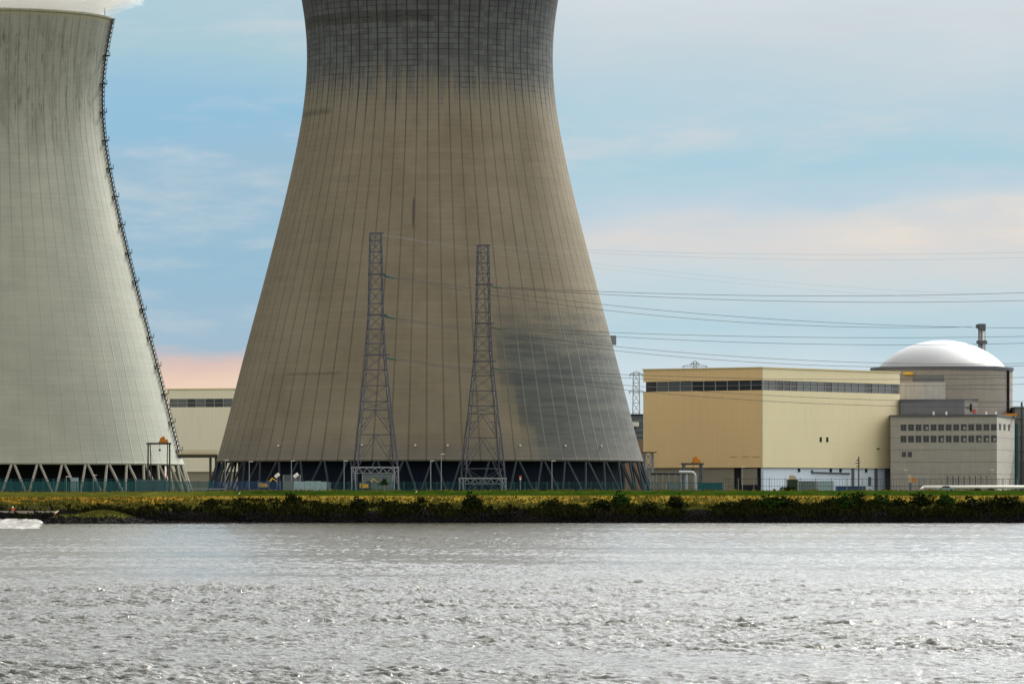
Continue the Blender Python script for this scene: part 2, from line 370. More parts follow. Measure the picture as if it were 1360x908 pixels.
M['rubber'] = surf('rubber', (0.02, 0.02, 0.02)); M['carpaint'] = surf('green_grey_car_paint', (0.12, 0.20, 0.20), rough=.25, spec=.7)

# ================================================================ SETTING
# ---- river: real waves, finer tessellation towards the near shore
def wave_height(x, y):
    h = np.zeros_like(x)
    r2 = np.random.default_rng(3)
    # rough water nearer than a wandering line, calmer beyond
    edge = 400 + 22*np.sin(x*0.045+1.0) + 9*np.sin(x*0.13) + 5*np.sin(x*.31+2) - 0.35*x
    rough = 1/(1+np.exp((y-edge)/7))
    n_ = 80
    for i in range(n_):
        lam = 0.30 * (1.9/0.30) ** (r2.random() ** 1.25)
        th = R(90 + r2.normal(0, 30))
        k = 2*math.pi/lam; ph = r2.random()*6.28
        a = 0.0172 * lam ** 1.0 / math.sqrt(n_/20)
        px_ = k*(math.cos(th)*x + math.sin(th)*y) + ph
        dull = np.clip(1.3 - y*0.0004/lam*1.0, 0.5, 1)
        s_ = 1 - 2*np.abs(np.sin(px_/2))**1.5; h += a * dull * s_ * 1.15
    gust = 0.80 + 0.35*np.sin(x*.017+y*.09+np.sin(x*.06))*np.sin(y*.05-x*.03) + 0.2*np.sin(x*.05+y*.021)*np.sin(y*.034+x*.013+1)
    # long crested mid-size chop patches
    return h * (0.72 + 0.75*rough) * gust
ys = [110.0]
while ys[-1] < 1262: ys.append(ys[-1] * (1.0007 if ys[-1] < 480 else 1.0010))
ys = np.array(ys); NU = 560
u = np.linspace(-1, 1, NU); uu = 0.62*u + 0.38*u**3
XX = np.outer(0.135*ys + 12, uu); YY = np.repeat(ys[:, None], NU, 1)
ZZ = wave_height(XX, YY)
fade = np.clip((1-np.abs(u))*12, 0, 1)[None, :]
ZZ = ZZ*fade
nv = XX.size
co = np.stack([XX.ravel(), YY.ravel(), ZZ.ravel()], 1).astype(np.float32)
rr, cc = len(ys), NU
i0 = (np.arange(rr-1)[:, None]*cc + np.arange(cc-1)[None, :]).ravel()
quads = np.stack([i0, i0+1, i0+cc+1, i0+cc], 1).astype(np.int32)
# surrounding calm sheets, so the river goes on past the detailed part
ext = [(-3000,-400,-0.12),(3000,-400,-0.12),(3000,1262,-0.12),(-3000,1262,-0.12)]
co = np.concatenate([co, np.array(ext, np.float32)]); quads = np.concatenate([quads, np.array([[nv,nv+1,nv+2,nv+3]], np.int32)])
me = bpy.data.meshes.new('river')
me.vertices.add(len(co)); me.vertices.foreach_set('co', co.ravel())
me.loops.add(quads.size); me.loops.foreach_set('vertex_index', quads.ravel())
me.polygons.add(len(quads)); me.polygons.foreach_set('loop_start', np.arange(0, quads.size, 4, dtype=np.int32))
me.update(calc_edges=True); me.validate()
me.polygons.foreach_set('use_smooth', [True]*len(me.polygons))
def water_mat():
    m_, n, b = newmat('river_water')
    o = n.n('ShaderNodeTexCoord').outputs['Object']; x, y, z = n.sep(o)
    tint = n.noise(n.xyz(n.m('MULTIPLY', x, .03), n.m('MULTIPLY', y, .01), 0), 1, 3)
    c = n.mix(tint, (0.040, 0.040, 0.030), (0.060, 0.058, 0.044))
    n.l(c, b.inputs['Base Color'])
    b.inputs['Roughness'].default_value = 0.08; b.inputs['IOR'].default_value = 1.33; b.inputs['Specular IOR Level'].default_value = 0.5
    r1 = n.noise(n.xyz(n.m('MULTIPLY', x, 2.6), n.m('MULTIPLY', y, 3.2), 0), 1.0, 5, .65)
    r2 = n.noise(n.xyz(n.m('MULTIPLY', x, .35), n.m('MULTIPLY', y, .5), 4), 1.0, 3, .6)
    h = n.m('ADD', n.m('MULTIPLY', r1, .17), n.m('MULTIPLY', r2, .50))
    bp = n.n('ShaderNodeBump'); bp.inputs['Strength'].default_value = 0.8; bp.inputs['Distance'].default_value = 1.0
    n.l(h, bp.inputs['Height']); n.l(bp.outputs[0], b.inputs['Normal'])
    return m_
me.materials.append(water_mat())
riv = bpy.data.objects.new('river', me); COL.objects.link(riv); tag(riv, 'wide grey choppy river filling the foreground', kind='structure')

# ---- dike / river bank, one sheet running on to the plain behind
def bank_z(d, x):
    """height at d metres inland of the waterline"""
    pts = [(-6, -1.2), (0, 0.0), (2.2, 2.2), (5, 3.2), (10, 4.6), (15, 5.5), (21, 6.6), (27, 7.65), (29, 7.8), (33, 7.6), (40, 7.4), (60, 7.38)]
    for (a, za), (b_, zb) in zip(pts[:-1], pts[1:]):
        if d <= b_: zz = za + (zb-za)*(d-a)/(b_-a); break
    else: zz = 7.38
    lft = 1/(1+math.exp((x+78)/6))        # a little lower beside the outfall
    if d > 8: zz -= .38*lft*min(1, (d-8)/12)
    nz = noise.noise(Vector((x*.22, d*.25, 0)))*.5 + noise.noise(Vector((x*.9, d*.8, 3)))*.25
    amp = 1.0 if d < 16 else max(.05, 1-(d-16)/6)
    if d < 1: amp *= .5
    return zz + nz*amp*.8
WL = 1256.0
mb = MB()
xs = list(np.arange(-170, 170.01, 0.7)); xs = [-3000, -900, -400, -230] + xs + [230, 400, 900, 3000]
ds = [-6, -3, -1, 0, .6, 1.2, 1.8, 2.4, 3, 4, 5, 6, 7, 8, 9, 10, 11, 12, 13, 14, 15, 16, 18, 20, 21, 23, 25, 27, 28, 29, 31, 33, 36, 40, 60, 300, 1500, 6000, 14000]
for d in ds:
    for x in xs: mb.v.append((x, WL + d + (.8*noise.noise(Vector((x*.1, 0, 9))) if d < 14 else 0), bank_z(d, x)))
nx = len(xs)
for i in range(len(ds)-1):
    for k in range(nx-1): mb.f.append((i*nx+k, i*nx+k+1, (i+1)*nx+k+1, (i+1)*nx+k))
def bank_mat():
    m_, n, b = newmat('dike_turf')
    o = n.n('ShaderNodeTexCoord').outputs['Object']; x, y, z = n.sep(o)
    nA = n.noise(o, .35, 5, .65); nB = n.noise(n.xyz(n.m('MULTIPLY', x, .5), n.m('MULTIPLY', y, .5), z), 3.0, 4, .6)
    d = n.m('ADD', n.m('SUBTRACT', y, WL), n.m('MULTIPLY', n.m('SUBTRACT', nA, .5), 5.0))
    rock = n.mix(n.ss(nB, .4, .65), (0.003, 0.003, 0.003), (0.012, 0.012, 0.012))
    scrub = n.mix(n.ss(nB, .4, .6), (0.008, 0.011, 0.004), (0.055, 0.055, 0.012))
    dry = n.mix(n.ss(nB, .35, .65), (0.11, 0.085, 0.014), (0.20, 0.145, 0.026))
    lft = n.ss(x, -95.0, -60.0, 1.0, 0.0)
    dry = n.mix(n.m('MULTIPLY', lft, .55), dry, (0.25, 0.13, 0.016))
    green = n.mix(n.ss(nA, .35, .65), (0.012, 0.028, 0.003), (0.026, 0.046, 0.005))
    green = n.mix(n.m('MULTIPLY', n.m('MULTIPLY', lft, nA), .7), green, (0.16, 0.14, 0.03))
    c = n.mix(n.ss(d, 4.0, 6.5), rock, scrub)
    c = n.mix(n.ss(d, 9.0, 12.0), c, dry)
    d2 = n.m('ADD', n.m('SUBTRACT', y, WL), n.m('MULTIPLY', n.m('SUBTRACT', nA, .5), 1.4))
    c = n.mix(n.ss(d2, 20.2, 21.4), c, green)
    n.l(c, b.inputs['Base Color']); b.inputs['Roughness'].default_value = 1; b.inputs['Specular IOR Level'].default_value = 0
    bp = n.n('ShaderNodeBump'); bp.inputs['Strength'].default_value = .8; bp.inputs['Distance'].default_value = .4
    n.l(nB, bp.inputs['Height']); n.l(bp.outputs[0], b.inputs['Normal'])
    return m_
bank = mb.build('ground', bank_mat(), smooth=True); tag(bank, 'grassy river dike with dark rocky foot and the flat plant ground behind it', kind='structure')

# ---- vegetation helpers: real small blades and leaves
def leafmat(name, c1, c2):
    m_, n, b = newmat(name)
    o = n.n('ShaderNodeTexCoord').outputs['Object']
    g = n.n('ShaderNodeNewGeometry')
    f = n.noise(o, 1.2, 3, .6)
    rnd = g.outputs['Random Per Island']
    c = n.mix(n.m('MULTIPLY', n.m('ADD', f, rnd), .5), c1, c2)
    n.l(c, b.inputs['Base Color']); b.inputs['Roughness'].default_value = 1; b.inputs['Specular IOR Level'].default_value = .02
    return m_
M['scrub'] = leafmat('dark_scrub_leaves', (0.002, 0.003, 0.001), (0.024, 0.028, 0.007))
M['scrubl'] = leafmat('olive_scrub_leaves', (0.024, 0.033, 0.008), (0.155, 0.158, 0.035))
M['drygrass'] = leafmat('dry_grass_blades', (0.065, 0.060, 0.010), (0.19, 0.145, 0.026))
M['bush'] = leafmat('bush_leaves', (0.002, 0.005, 0.002), (0.017, 0.026, 0.006))
M['greenbush'] = leafmat('fresh_bush_leaves', (0.006, 0.022, 0.004), (0.022, 0.050, 0.008))
def blades(name, mat_, n_, x0, x1, d0, d1, size, dens=None, up=.9):
    vs = []; fs = []
    for i in range(n_):
        x = random.uniform(x0, x1); d = random.uniform(d0, d1)
        if dens and random.random() > dens(x, d): continue
        z = bank_z(d, x)
        s_ = size * random.uniform(.5, 1.4)
        a = random.random()*math.pi; dx, dy = math.cos(a)*s_*.45, math.sin(a)*s_*.45
        lx, ly = random.uniform(-.5, .5)*s_, random.uniform(-.5, .5)*s_
        b = len(vs); y = WL + d
        vs += [(x-dx, y-dy, z-.1), (x+dx, y+dy, z-.1), (x+lx+dx*.4, y+ly, z+s_*up), (x+lx-dx*.6, y+ly, z+s_*up*.8)]
        fs.append((b, b+1, b+2, b+3))
    m2 = MB(); m2.v = vs; m2.f = fs
    return m2.build(name, mat_)
def clump(x, d, s_, off): return noise.noise(Vector((x*s_, d*s_*1.6, off)))
LX, RX = -140, 140
def dn_scrub(x, d):
    lim = 6.2 + 7.5*noise.noise(Vector((x*.07, 4.4, 0))) + 2*noise.noise(Vector((x*.3, 1.4, 0))); base = 1.0 if d < lim else max(0, 1-(d-lim)/2.5)
    rightness = .35 + .5/(1+math.exp(-(x-10)/25))
    return max(0, min(1, base*(rightness + 1.5*clump(x, d, .16, 2)))) if not (x < -105 and d < 6) else .1
def dn_olive(x, d):
    left = 1/(1+math.exp((x+10)/30))
    return max(0, min(1, (.2+.5*left)*(1 if d < 10 else max(0, 1-(d-10)/4)) + 1.5*clump(x, d, .2, 7)*(1 if d < 13 else max(0, 1-(d-13)/6))))
tag(blades('scrub', M['scrub'], 30000, LX, RX, 1.5, 13, .95, dn_scrub), 'dark tangled scrub over the stone foot of the dike', kind='stuff')
tag(blades('weeds', M['scrubl'], 24000, LX, RX, 4.5, 19, .6, dn_olive), 'olive green weeds along the middle of the dike slope', kind='stuff')
tag(blades('dry_grass', M['drygrass'], 18000, LX, RX, 8, 20.5, .38, lambda x, d: .5 + .9*clump(x, d, .25, 4)), 'tufts of dry yellow grass below the mown crest', kind='stuff')
def crest_g(x, d): return .4 + .9*clump(x, d, .3, 6)
tag(blades('long_grass', M['drygrass'], 3500, LX, RX, 29.5, 33, .45, crest_g), 'rough pale grass along the foot of the fence', kind='stuff')

# rocks at the water line
mr = MB()
for i in range(2600):
    x = random.uniform(-126, 128)
    if x < -104: continue
    d = random.uniform(-.6, 2.6); z = bank_z(d, x); s_ = random.uniform(.2, .65)
    vs = []
    for k in range(5):
        a = k*1.256 + random.uniform(-.3, .3); vs.append((x+math.cos(a)*s_*.7, WL+d+math.sin(a)*s_*.7, z-.2+random.uniform(-.1, .1)))
    for k in range(5):
        a = k*1.256 + random.uniform(-.3, .3); vs.append((x+math.cos(a)*s_*.4, WL+d+math.sin(a)*s_*.4, z+s_*.6*random.uniform(.5, 1.1)))
    mr.add(vs, [tuple(range(5, 10))] + [(k, (k+1) % 5, 5+(k+1) % 5, 5+k) for k in range(5)])
tag(mr.build('rocks', surf('basalt_stones', (0.004, 0.004, 0.005), var=.6, scale=1.5, rough=.9, spec=.08)), 'black basalt stones tipped along the waterline', kind='stuff')

# ================================================================ COOLING TOWERS
prof_px = [(-43,179),(-20,174.5),(0,169.8),(33,166.2),(66,164),(99,163.5),(132,166),(165,171),(198,178),(231,184.7),(264,192),(297,200),(338,210.5),(379,221.3),(418,232),(458,243),(498,253),(537,262.5),(575,273),(611,283)]
D1 = 1450.0; S1 = F/D1
prof = [(w_/S1, HC + (HOR-y)/S1 - G) for y, w_ in prof_px][::-1]      # local z above plant ground
def smooth_profile(pr, n_):
    zs = np.array([p[1] for p in pr]); rs = np.array([p[0] for p in pr])
    co_ = np.polyfit(zs, rs, 7); zz = np.linspace(zs[0], zs[-1], n_)
    return [(float(np.polyval(co_, z)), float(z)) for z in zz]
sp = smooth_profile(prof, 130)
ZL, RL = sp[0][1], sp[0][0]; ZT, RT = sp[-1][1], sp[-1][0]
def r_at(z): return float(np.interp(z, [p[1] for p in sp], [p[0] for p in sp]))
def cooling_tower(loc, mshell, mleg, minner, label, rotl, lw=.8):
    t_ = empty('cooling_tower', loc, 0, label, 'cooling tower')
    sh = MB(); sh.rev(sp, 228); inner = [(r-.5, z) for r, z in sp]
    sh.rev(inner[::-1], 228); sh.rev([(RL-.9, ZL), (RL-.9, ZL-.6), (RL+.06, ZL-.6), (RL+.06, ZL+.2), (RL-.1, ZL+.25)], 228)
    sh.build('shell', mshell, t_, smooth=False)
    for o_ in t_.children:
        o_.data.polygons.foreach_set('use_smooth', [True]*len(o_.data.polygons))
    rim = MB(); rim.rev([(RT-.6, ZT-.5), (RT-.6, ZT+.25), (RT+.14, ZT+.25), (RT+.14, ZT-.5), (RT-.05, ZT-.6)], 160); rim.build('rim', mshell, t_, True)
    # packing wall seen between the legs
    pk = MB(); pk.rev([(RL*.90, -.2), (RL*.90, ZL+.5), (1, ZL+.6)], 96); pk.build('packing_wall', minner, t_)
    NPAIR = 48; rb = RL + 2.6
    leg0 = None
    for k in range(NPAIR):
        a = 2*math.pi*(k+rotl)/NPAIR
        for s_ in (-1, 1):
            da = s_*math.pi/NPAIR*.90
            if leg0 is None or True:
                if k == 0:
                    lg = MB(); p = Vector((rb*math.cos(da), rb*math.sin(da), -.3)); q = Vector(((RL-.3)*math.cos(da*.12), (RL-.3)*math.sin(da*.12), ZL-.5))
                    lg.bar(p, q, lw, lw, 8); lo = lg.build('leg', mleg, t_)
                    if s_ == -1: L_ = lo
                    else: R_ = lo
                    lo.rotation_euler = (0, 0, a)
                else:
                    c = (L_ if s_ == -1 else R_).copy(); COL.objects.link(c); c.rotation_euler = (0, 0, a)
    return t_
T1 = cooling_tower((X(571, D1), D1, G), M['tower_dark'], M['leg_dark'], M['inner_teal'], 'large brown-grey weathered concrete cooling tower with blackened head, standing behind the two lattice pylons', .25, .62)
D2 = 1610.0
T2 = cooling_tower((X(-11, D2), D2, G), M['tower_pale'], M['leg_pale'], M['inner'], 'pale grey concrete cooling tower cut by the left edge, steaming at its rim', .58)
# wall lights and box on the brown tower
for px in (489, 557, 598, 690, 795, 380, 748):
    zz = 12.6; rr_ = r_at(zz); sx = (px-571)/S1/rr_; a = math.asin(sx)
    lm = MB(); cx_, cy_ = math.sin(a)*(rr_+.35), -math.cos(a)*(rr_+.35); lm.box(cx_-.22, cx_+.22, cy_-.3, cy_+.2, zz-.2, zz+.25); lm.build('wall_lamp', M['white'], T1)
bx_ = MB(); zz = Z(458, D1)-G; rr_ = r_at(zz); bx_.box(rr_-.6, rr_+1.0, -1, 1, zz, zz+2.6); bx_.build('instrument_box', M['galv'], T1)
bx_ = MB(); zz = Z(566, D1)-G; rr_ = r_at(zz); bx_.box(rr_-.6, rr_+1.5, -1, 1, zz, zz+1.2); bx_.build('instrument_box', M['white'], T1)
# stairway climbing the right side of the pale tower
st = MB(); sa = R(-8)
def tp(z, off, da=0): r = r_at(z)+off; return Vector((r*math.cos(sa+da), r*math.sin(sa+da), z))
zlist = np.arange(ZL+1.5, ZT+.5, 1.4)
for a, b in zip(zlist[:-1], zlist[1:]):
    for off in (.25, 1.35):
        for da in (-.012, .012): st.bar(tp(a, off, da), tp(b, off, da), .10)
    st.bar(tp(a, .25), tp(b, 1.35), .14); st.bar(tp(a, 0), tp(a, 1.35), .12)
    st.bar(tp(a, .7, -.012), tp(b, .7, .012), .5, .10)
st.build('stairway', M['stair'], T2)
for k, z in enumerate(np.arange(ZL+4, ZT-3, 8.7)):
    pf = MB(); c = tp(z, .9); pf.box(c.x-1.2, c.x+1.1, c.y-1.2, c.y+1.2, c.z-.12, c.z+.1)
    for dx, dy in ((1.05, -1.1), (1.05, 1.1)): pf.bar((c.x+dx, c.y+dy, c.z), (c.x+dx, c.y+dy, c.z+1.2), .1)
    pf.bar((c.x+1.05, c.y-1.1, c.z+1.15), (c.x+1.05, c.y+1.1, c.z+1.15), .1); pf.bar((c.x, c.y, c.z), (c.x-1, c.y, c.z-1.8), .15)
    pf.build('landing', M['stair'], T2)
for a in (-1.35, -.2): 
    rd = MB(); rd.cyl(RT*math.cos(a-.1), RT*math.sin(a-.1), ZT, ZT+2.6, .10); rd.build('lightning_rod', M['black'], T2)

# steam rising out of the pale tower
def steam():
    bm_ = MB(); m_ = bpy.data.materials.new('steam'); m_.use_nodes = True; nt = m_.node_tree; nt.nodes.clear(); n = NT(nt)
    o = n.n('ShaderNodeTexCoord').outputs['Object']
    x, y, z = n.sep(o)
    # plume axis leans to the right as it rises
    ax = n.m('MULTIPLY', z, .10)
    rad = n.m('SQRT', n.m('ADD', n.m('POWER', n.m('SUBTRACT', x, ax), 2.0), n.m('POWER', y, 2.0)))
    nz = n.noise(n.xyz(x, y, n.m('MULTIPLY', z, 1.2)), .07, 6, .62)
    rr2 = n.m('ADD', n.m('MULTIPLY', n.m('SUBTRACT', nz, .5), 40.0), n.m('ADD', 37.0, n.m('MULTIPLY', z, .9)))
    d = n.ss(n.m('SUBTRACT', rr2, rad), -.5, 4.0)
    d = n.m('MULTIPLY', d, n.ss(z, 0.0, 1.0))
    v = n.n('ShaderNodeVolumePrincipled'); v.inputs['Color'].default_value = (1, 1, 1, 1); v.inputs['Anisotropy'].default_value = .3
    n.l(n.m('MULTIPLY', d, .09), v.inputs['Density'])
    oo = n.n('ShaderNodeOutputMaterial'); n.l(v.outputs[0], oo.inputs['Volume'])
    bm_.rev([(RT-.5, 0), (RT+8, 2), (RT+24, 10), (RT+30, 34)], 24, cap0=True, cap1=True)
    so = bm_.build('steam_plume', m_); so.location = (X(-11, D2), D2, G+ZT+.5)
    tag(so, 'white steam billowing out of the pale cooling tower', 'steam', kind='stuff')
steam()

# ================================================================ TURBINE HALLS
def hall(name, corner, th, la, lb, mleft, mright, zt, label, seedv, lower):
    """corner = nearest corner; local +Y runs along the left face, +X along the right face"""
    t_ = empty(name, corner, th, label, 'building')
    h = zt; wb, wt_ = 29.5, 32.4; cb = 7.2
    def wall(y0, y1, x0, x1, z0, z1, nm, mt): MB().box(x0, x1, y0, y1, z0, z1).build(nm, mt, t_)
    # left face (x=0 plane, outward -X)
    for z0, z1 in ((cb, wb), (wt_, h)):
        MB().box(0, .4, .403, la, z0, z1).build('wall', mleft, t_)
        MB().box(0, lb, 0, .4, z0, z1).build('wall', mright, t_)
        MB().box(0, lb, la-.4+.4, la+.4, z0, z1).build('wall', mright, t_)
        MB().box(lb-.4, lb, .403, la-.003, z0, z1).build('wall', mleft, t_)
    MB().box(-.25, lb+.25, -.25, la+.65, h, h+.35).build('roof', M['trim'], t_)
    MB().box(.9, lb-.9, .9, la-.6, cb, h-.01).build('core', M['black'], t_)
    rnd = random.Random(seedv)
    def strip(n_, length, left):
        wdt = length/n_
        for k in range(n_):
            a, b = k*wdt, (k+1)*wdt
            r_ = rnd.random(); mt = M['glass'] if (r_ < .22 or (left and r_ < .55)) else M['glass_pale']
            g = MB()
            if left: g.box(.22, .3, a+.12, b-.12, wb, wt_)
            else: g.box(a+.12, b-.12, .22, .3, wb, wt_)
            w_ = g.build('window', mt, t_)
            f_ = MB()
            if left:
                f_.box(.05, .3, a-.09, a+.11, wb, wt_); f_.box(.12, .2, a+.10, b-.10, (wb+wt_)/2-.05, (wb+wt_)/2+.05)
            else:
                f_.box(a-.09, a+.11, .05, .3, wb, wt_)
                f_.box(a+.10, b-.10, .1, .2, (wb+wt_)/2-.05, (wb+wt_)/2+.05)
            f_.build('mullion', M['mullion'], w_)
    strip(10, la-.3, True); strip(20, lb-.3, False)
    lower(t_, la, lb, cb)
    return t_
TH = R(53); C1 = Vector((X(1013, 1500), 1500, G))
def face_s(px, C, dx, dy):
    p = px-680; return (C.x*F - p*C.y)/(p*dy - F*dx)
sR = lambda px: face_s(px, C1, math.cos(TH), math.sin(TH))
sL = lambda px: face_s(px, C1, -math.sin(TH), math.cos(TH))
def lower1(t_, la, lb, cb):
    # left face: grey wall with two dark openings
    MB().box(.6, .9, sL(973), la, -.3, cb-.003).build('plinth_wall', M['grey_wall'], t_)
    MB().box(.9, 1.1, .4, sL(973), -.3, cb-.003).build('gate_recess', M['black'], t_)
    MB().box(.5, .8, sL(1004), sL(983), 2.2, cb-.2).build('roller_door', M['grey_wall'], t_)
    MB().box(.45, .8, 0.5, sL(1012.0)+.02, -.3, cb-.003).build('column', M['white_wall'], t_)
    # right face: white panels with dark columns
    MB().box(.4, lb-.4, .6, .9, -.3, cb-.003).build('plinth_wall', M['white_wall'], t_)
    for a, b in ((1133, 1136), (1163.5, 1167), (1177, 1183)):
        MB().box(sR(a), sR(b), .35, .62, -.3, cb-.004).build('column', M['slate'], t_)
    p = MB(); p.bar((sR(1080), .3, 5.9), (sR(1130), .3, 5.6), .45, .45, 8); p.bar((sR(1080), .3, 6.6), (sR(1080), .3, 5.6), .5, .5, 8); p.build('wall_duct', M['slate'], t_)
    for a in (1063, 1105, 1118, 1152):
        q = MB(); s_ = sR(a); q.box(s_-.4, s_+.5, .3, .6, 6.0, 7.0); q.build('wall_lamp', M['black'], t_)
    MB().box(sR(1155), sR(1159), .5, .62, 2.0, 4.6).build('door', M['slate'], t_)
    for a in (1090, 1098.6):
        s_ = sR(a); MB().box(s_-.55, s_+.55, -.06, .02, Z(586.5, 1520)-G, Z(580, 1520)-G).build('vent', M['black'], t_)
    s_ = sR(1166); MB().box(s_-.6, s_+.6, -.25, .02, Z(596.5, 1550)-G, Z(595, 1550)-G).build('wall_lamp', M['black'], t_)
    for a in (974, 990, 1004):
        s_ = sL(a); MB().box(-.06, .02, s_-1.2, s_+1.2, Z(606.8, 1510)-G, Z(606.2, 1510)-G).build('vent', M['brown'], t_)
hall('turbine_hall', C1, TH, 42, 73, M['clad_shaded'], M['clad_lit'], 36.2-.35, 'big yellow clad turbine hall with ribbon windows under its roof, right of the brown tower', 4, lower1)
def lower2(t_, la, lb, cb):
    MB().box(.6, .9, .4, la, -.3, cb-.003).build('plinth_wall', M['grey_wall'], t_)
    MB().box(.4, lb-.4, .6, .9, -.3, cb-.003).build('plinth_wall', M['grey_wall'], t_)
# the far one: its long river face shows between the towers
C2 = Vector((X(345, 1790), 1790, G))
hall('turbine_hall', C2, R(74), 33.5, 50, M['hazed_clad'], M['hazed_clad'], 35.6, 'far cream turbine hall with haze-paled colour showing between the two cooling towers', 9, lower2)

# ================================================================ REACTOR
RY = 1600.0
rx = empty('reactor_building', (X(1251, RY), RY, G), 0, 'round concrete reactor building with shiny white dome, behind the yellow hall', 'building')
cz = Z(488.5, RY)-G; CR = 21.7
c_ = MB(); c_.rev([(CR, -.3), (CR, cz-.6)], 128); c_.build('drum_wall', M['reactor'], rx, True)
c_ = MB(); c_.rev([(CR-.1, cz-.9), (CR+.35, cz-.9), (CR+.35, cz), (19.0, cz+.05)], 128); c_.build('cornice', M['slate'], rx)
dz = Z(452, RY)-Z(488.5, RY); dp = []
for k in range(33):
    a = k/32*math.pi/2; rs_ = 26.8; pr2 = 19.4*math.cos(a) if k < 32 else .02; zc_ = math.sqrt(rs_**2-pr2**2)-math.sqrt(rs_**2-19.4**2); zc_ = zc_/(rs_-math.sqrt(rs_**2-19.4**2)); dp.append((pr2, cz+.05 + dz*(.8*zc_+.2*math.sin(a))))
c_ = MB(); c_.rev(dp, 128, cap1=True); c_.build('dome', M['dome'], rx, True)
def drum_patch(px0, px1, y0, y1, mt, nm, off):
    p = MB(); n_ = 14; a0 = math.asin((px0-1251)*RY/F/CR*1.0); a1 = math.asin((px1-1251)*RY/F/CR)
    z1_, z0_ = Z(y0, RY-18)-G, Z(y1, RY-18)-G
    for r_ in (CR+off, CR-.2):
        for z in (z0_, z1_):
            for k in range(n_+1):
                a = a0+(a1-a0)*k/n_; p.v.append((r_*math.sin(a), -r_*math.cos(a), z))
    m1 = n_+1
    for k in range(n_):
        p.f += [(k, k+1, m1+k+1, m1+k), (m1+k, m1+k+1, 3*m1+k+1, 3*m1+k), (k+1, k, 2*m1+k, 2*m1+k+1)]
    p.f += [(0, m1, 3*m1, 2*m1), (n_, 2*m1+n_, 3*m1+n_, m1+n_)]
    return p.build(nm, mt, rx)
drum_patch(1190, 1248, 507.5, 532, surf('pale_drum_render', (0.42, 0.43, 0.43), streak=.35, var=.15), 'render_patch', .10)
drum_patch(1206, 1246, 498, 507.3, M['annex_dark'], 'render_patch', .12)
drum_patch(1196, 1207, 494, 497.5, M['yellow'], 'platform', .9)
a = math.asin((1333.5-1251)*RY/F/CR); p = MB(); p.cyl((CR+.35)*math.sin(a), -(CR+.35)*math.cos(a), 20, cz-.9, .38); p.build('downpipe', M['black'], rx)
# chimney
chY = 1650.0
ch = empty('vent_chimney', (X(1304, chY), chY, G), 0, 'slim grey ventilation chimney with dark top rising behind the white dome', 'chimney')
zt = Z(430, chY)-G
MB().cyl(0, 0, -.3, zt-1.8, 1.05, n=24).build('stack', M['pipe'], ch, True)
for k in range(6):
    a = k*math.pi/3+.3; q = MB(); q.bar((1.15*math.cos(a), 1.15*math.sin(a), 20), (1.15*math.cos(a), 1.15*math.sin(a), zt-1.8), .16); q.build('stay', M['crane'], ch)
MB().cyl(0, 0, zt-1.8, zt, 1.3, n=24).build('top_band', M['slate'], ch)
zr = Z(455.5, chY)-G
q = MB(); q.cyl(0, 0, zr-.2, zr+.2, 1.75, n=24); q.rev([(1.7, zr+.2), (1.7, zr+.8)], 24); q.build('platform', M['slate'], ch)
q = MB(); q.box(-1.9, -1.301, -.4, .4, zt-1.4, zt-.2); q.build('platform', M['slate'], ch)

# annex: concrete service building in front of the reactor
an = empty('service_building', (X(1183, 1545), 1545, G), 0, 'grey concrete service building with rows of square windows in front of the domed reactor', 'building')
ax0 = X(1183, 1545)
def al(px, Y): return (X(px, Y)-ax0, Y-1545)
A0, A1, A2 = (0, 0), al(1324, 1535), al(1347.5, 1570)
A3 = (A2[0]-2, 62); A4 = (3, 62)
za = Z(552.5, 1540)-G
p = MB(); p.poly([A0, A1, A2, A3, A4], -.3, za); p.build('wall', M['annex'], an)
p = MB(); e_ = .45; p.poly([(A0[0]-.2, A0[1]-e_), (A1[0]+.1, A1[1]-e_), (A2[0]+e_, A2[1]), (A3[0]+e_, A3[1]), A4], za+.003, za+.42); p.build('roof', M['slate'], an)
def on_face(P, Q, s_, off):
    d = Vector((Q[0]-P[0], Q[1]-P[1])); L = d.length; d /= L; n_ = Vector((d.y, -d.x))
    return Vector(P)+d*s_+n_*off, d, n_
def face_box(parent, P, Q, s0, s1, z0, z1, o0, o1, nm, mt):
    a, d, n_ = on_face(P, Q, s0, 0); b = a+d*(s1-s0)
    pts = [a+n_*o0, b+n_*o0, b+n_*o1, a+n_*o1]
    pts = [(v.x, v.y) for v in pts]
    m_ = MB(); m_.poly(pts[::-1] if o1 > o0 else pts, z0, z1); return m_.build(nm, mt, parent)
def annex_s(px):
    C = Vector((ax0, 1545, 0)); d = Vector((A1[0], A1[1])).normalized(); return face_s(px, C, d.x, d.y)
wz = lambda y: Z(y, 1540)-G
def sq_window(P, Q, s_, z0, z1, w_, pale=False):
    f = face_box(an, P, Q, s_-w_/2-.12, s_+w_/2+.12, z0-.12, z1+.12, -.1, .05, 'window', M['mullion'] if pale else M['slate'])
    face_box(f, P, Q, s_-w_/2, s_+w_/2, z0, z1, -.05, .09, 'pane', M['glass_pale'] if pale else M['glass'])
    face_box(f, P, Q, s_-.02, s_+.02, z0, z1, .05, .12, 'glazing_bar', M['mullion'])
random.seed(5)
for k in range(13):
    px = 1200 + k*(1320-1200)/12
    for y0, y1 in ((563.5, 571), (578.5, 586.5)):
        sq_window(A0, A1, annex_s(px), wz(y1), wz(y0), 1.5)
        if random.random() < .22:
            s_ = annex_s(px); face_box(an, A0, A1, s_-.1, s_+.6, wz(y1)+.2, wz(y0)-.7, .09, .13, 'blind', M['mullion'])
for px in (1200.5, 1208.5): sq_window(A0, A1, annex_s(px), wz(606), wz(600), 1.0)
L12 = math.hypot(A2[0]-A1[0], A2[1]-A1[1])
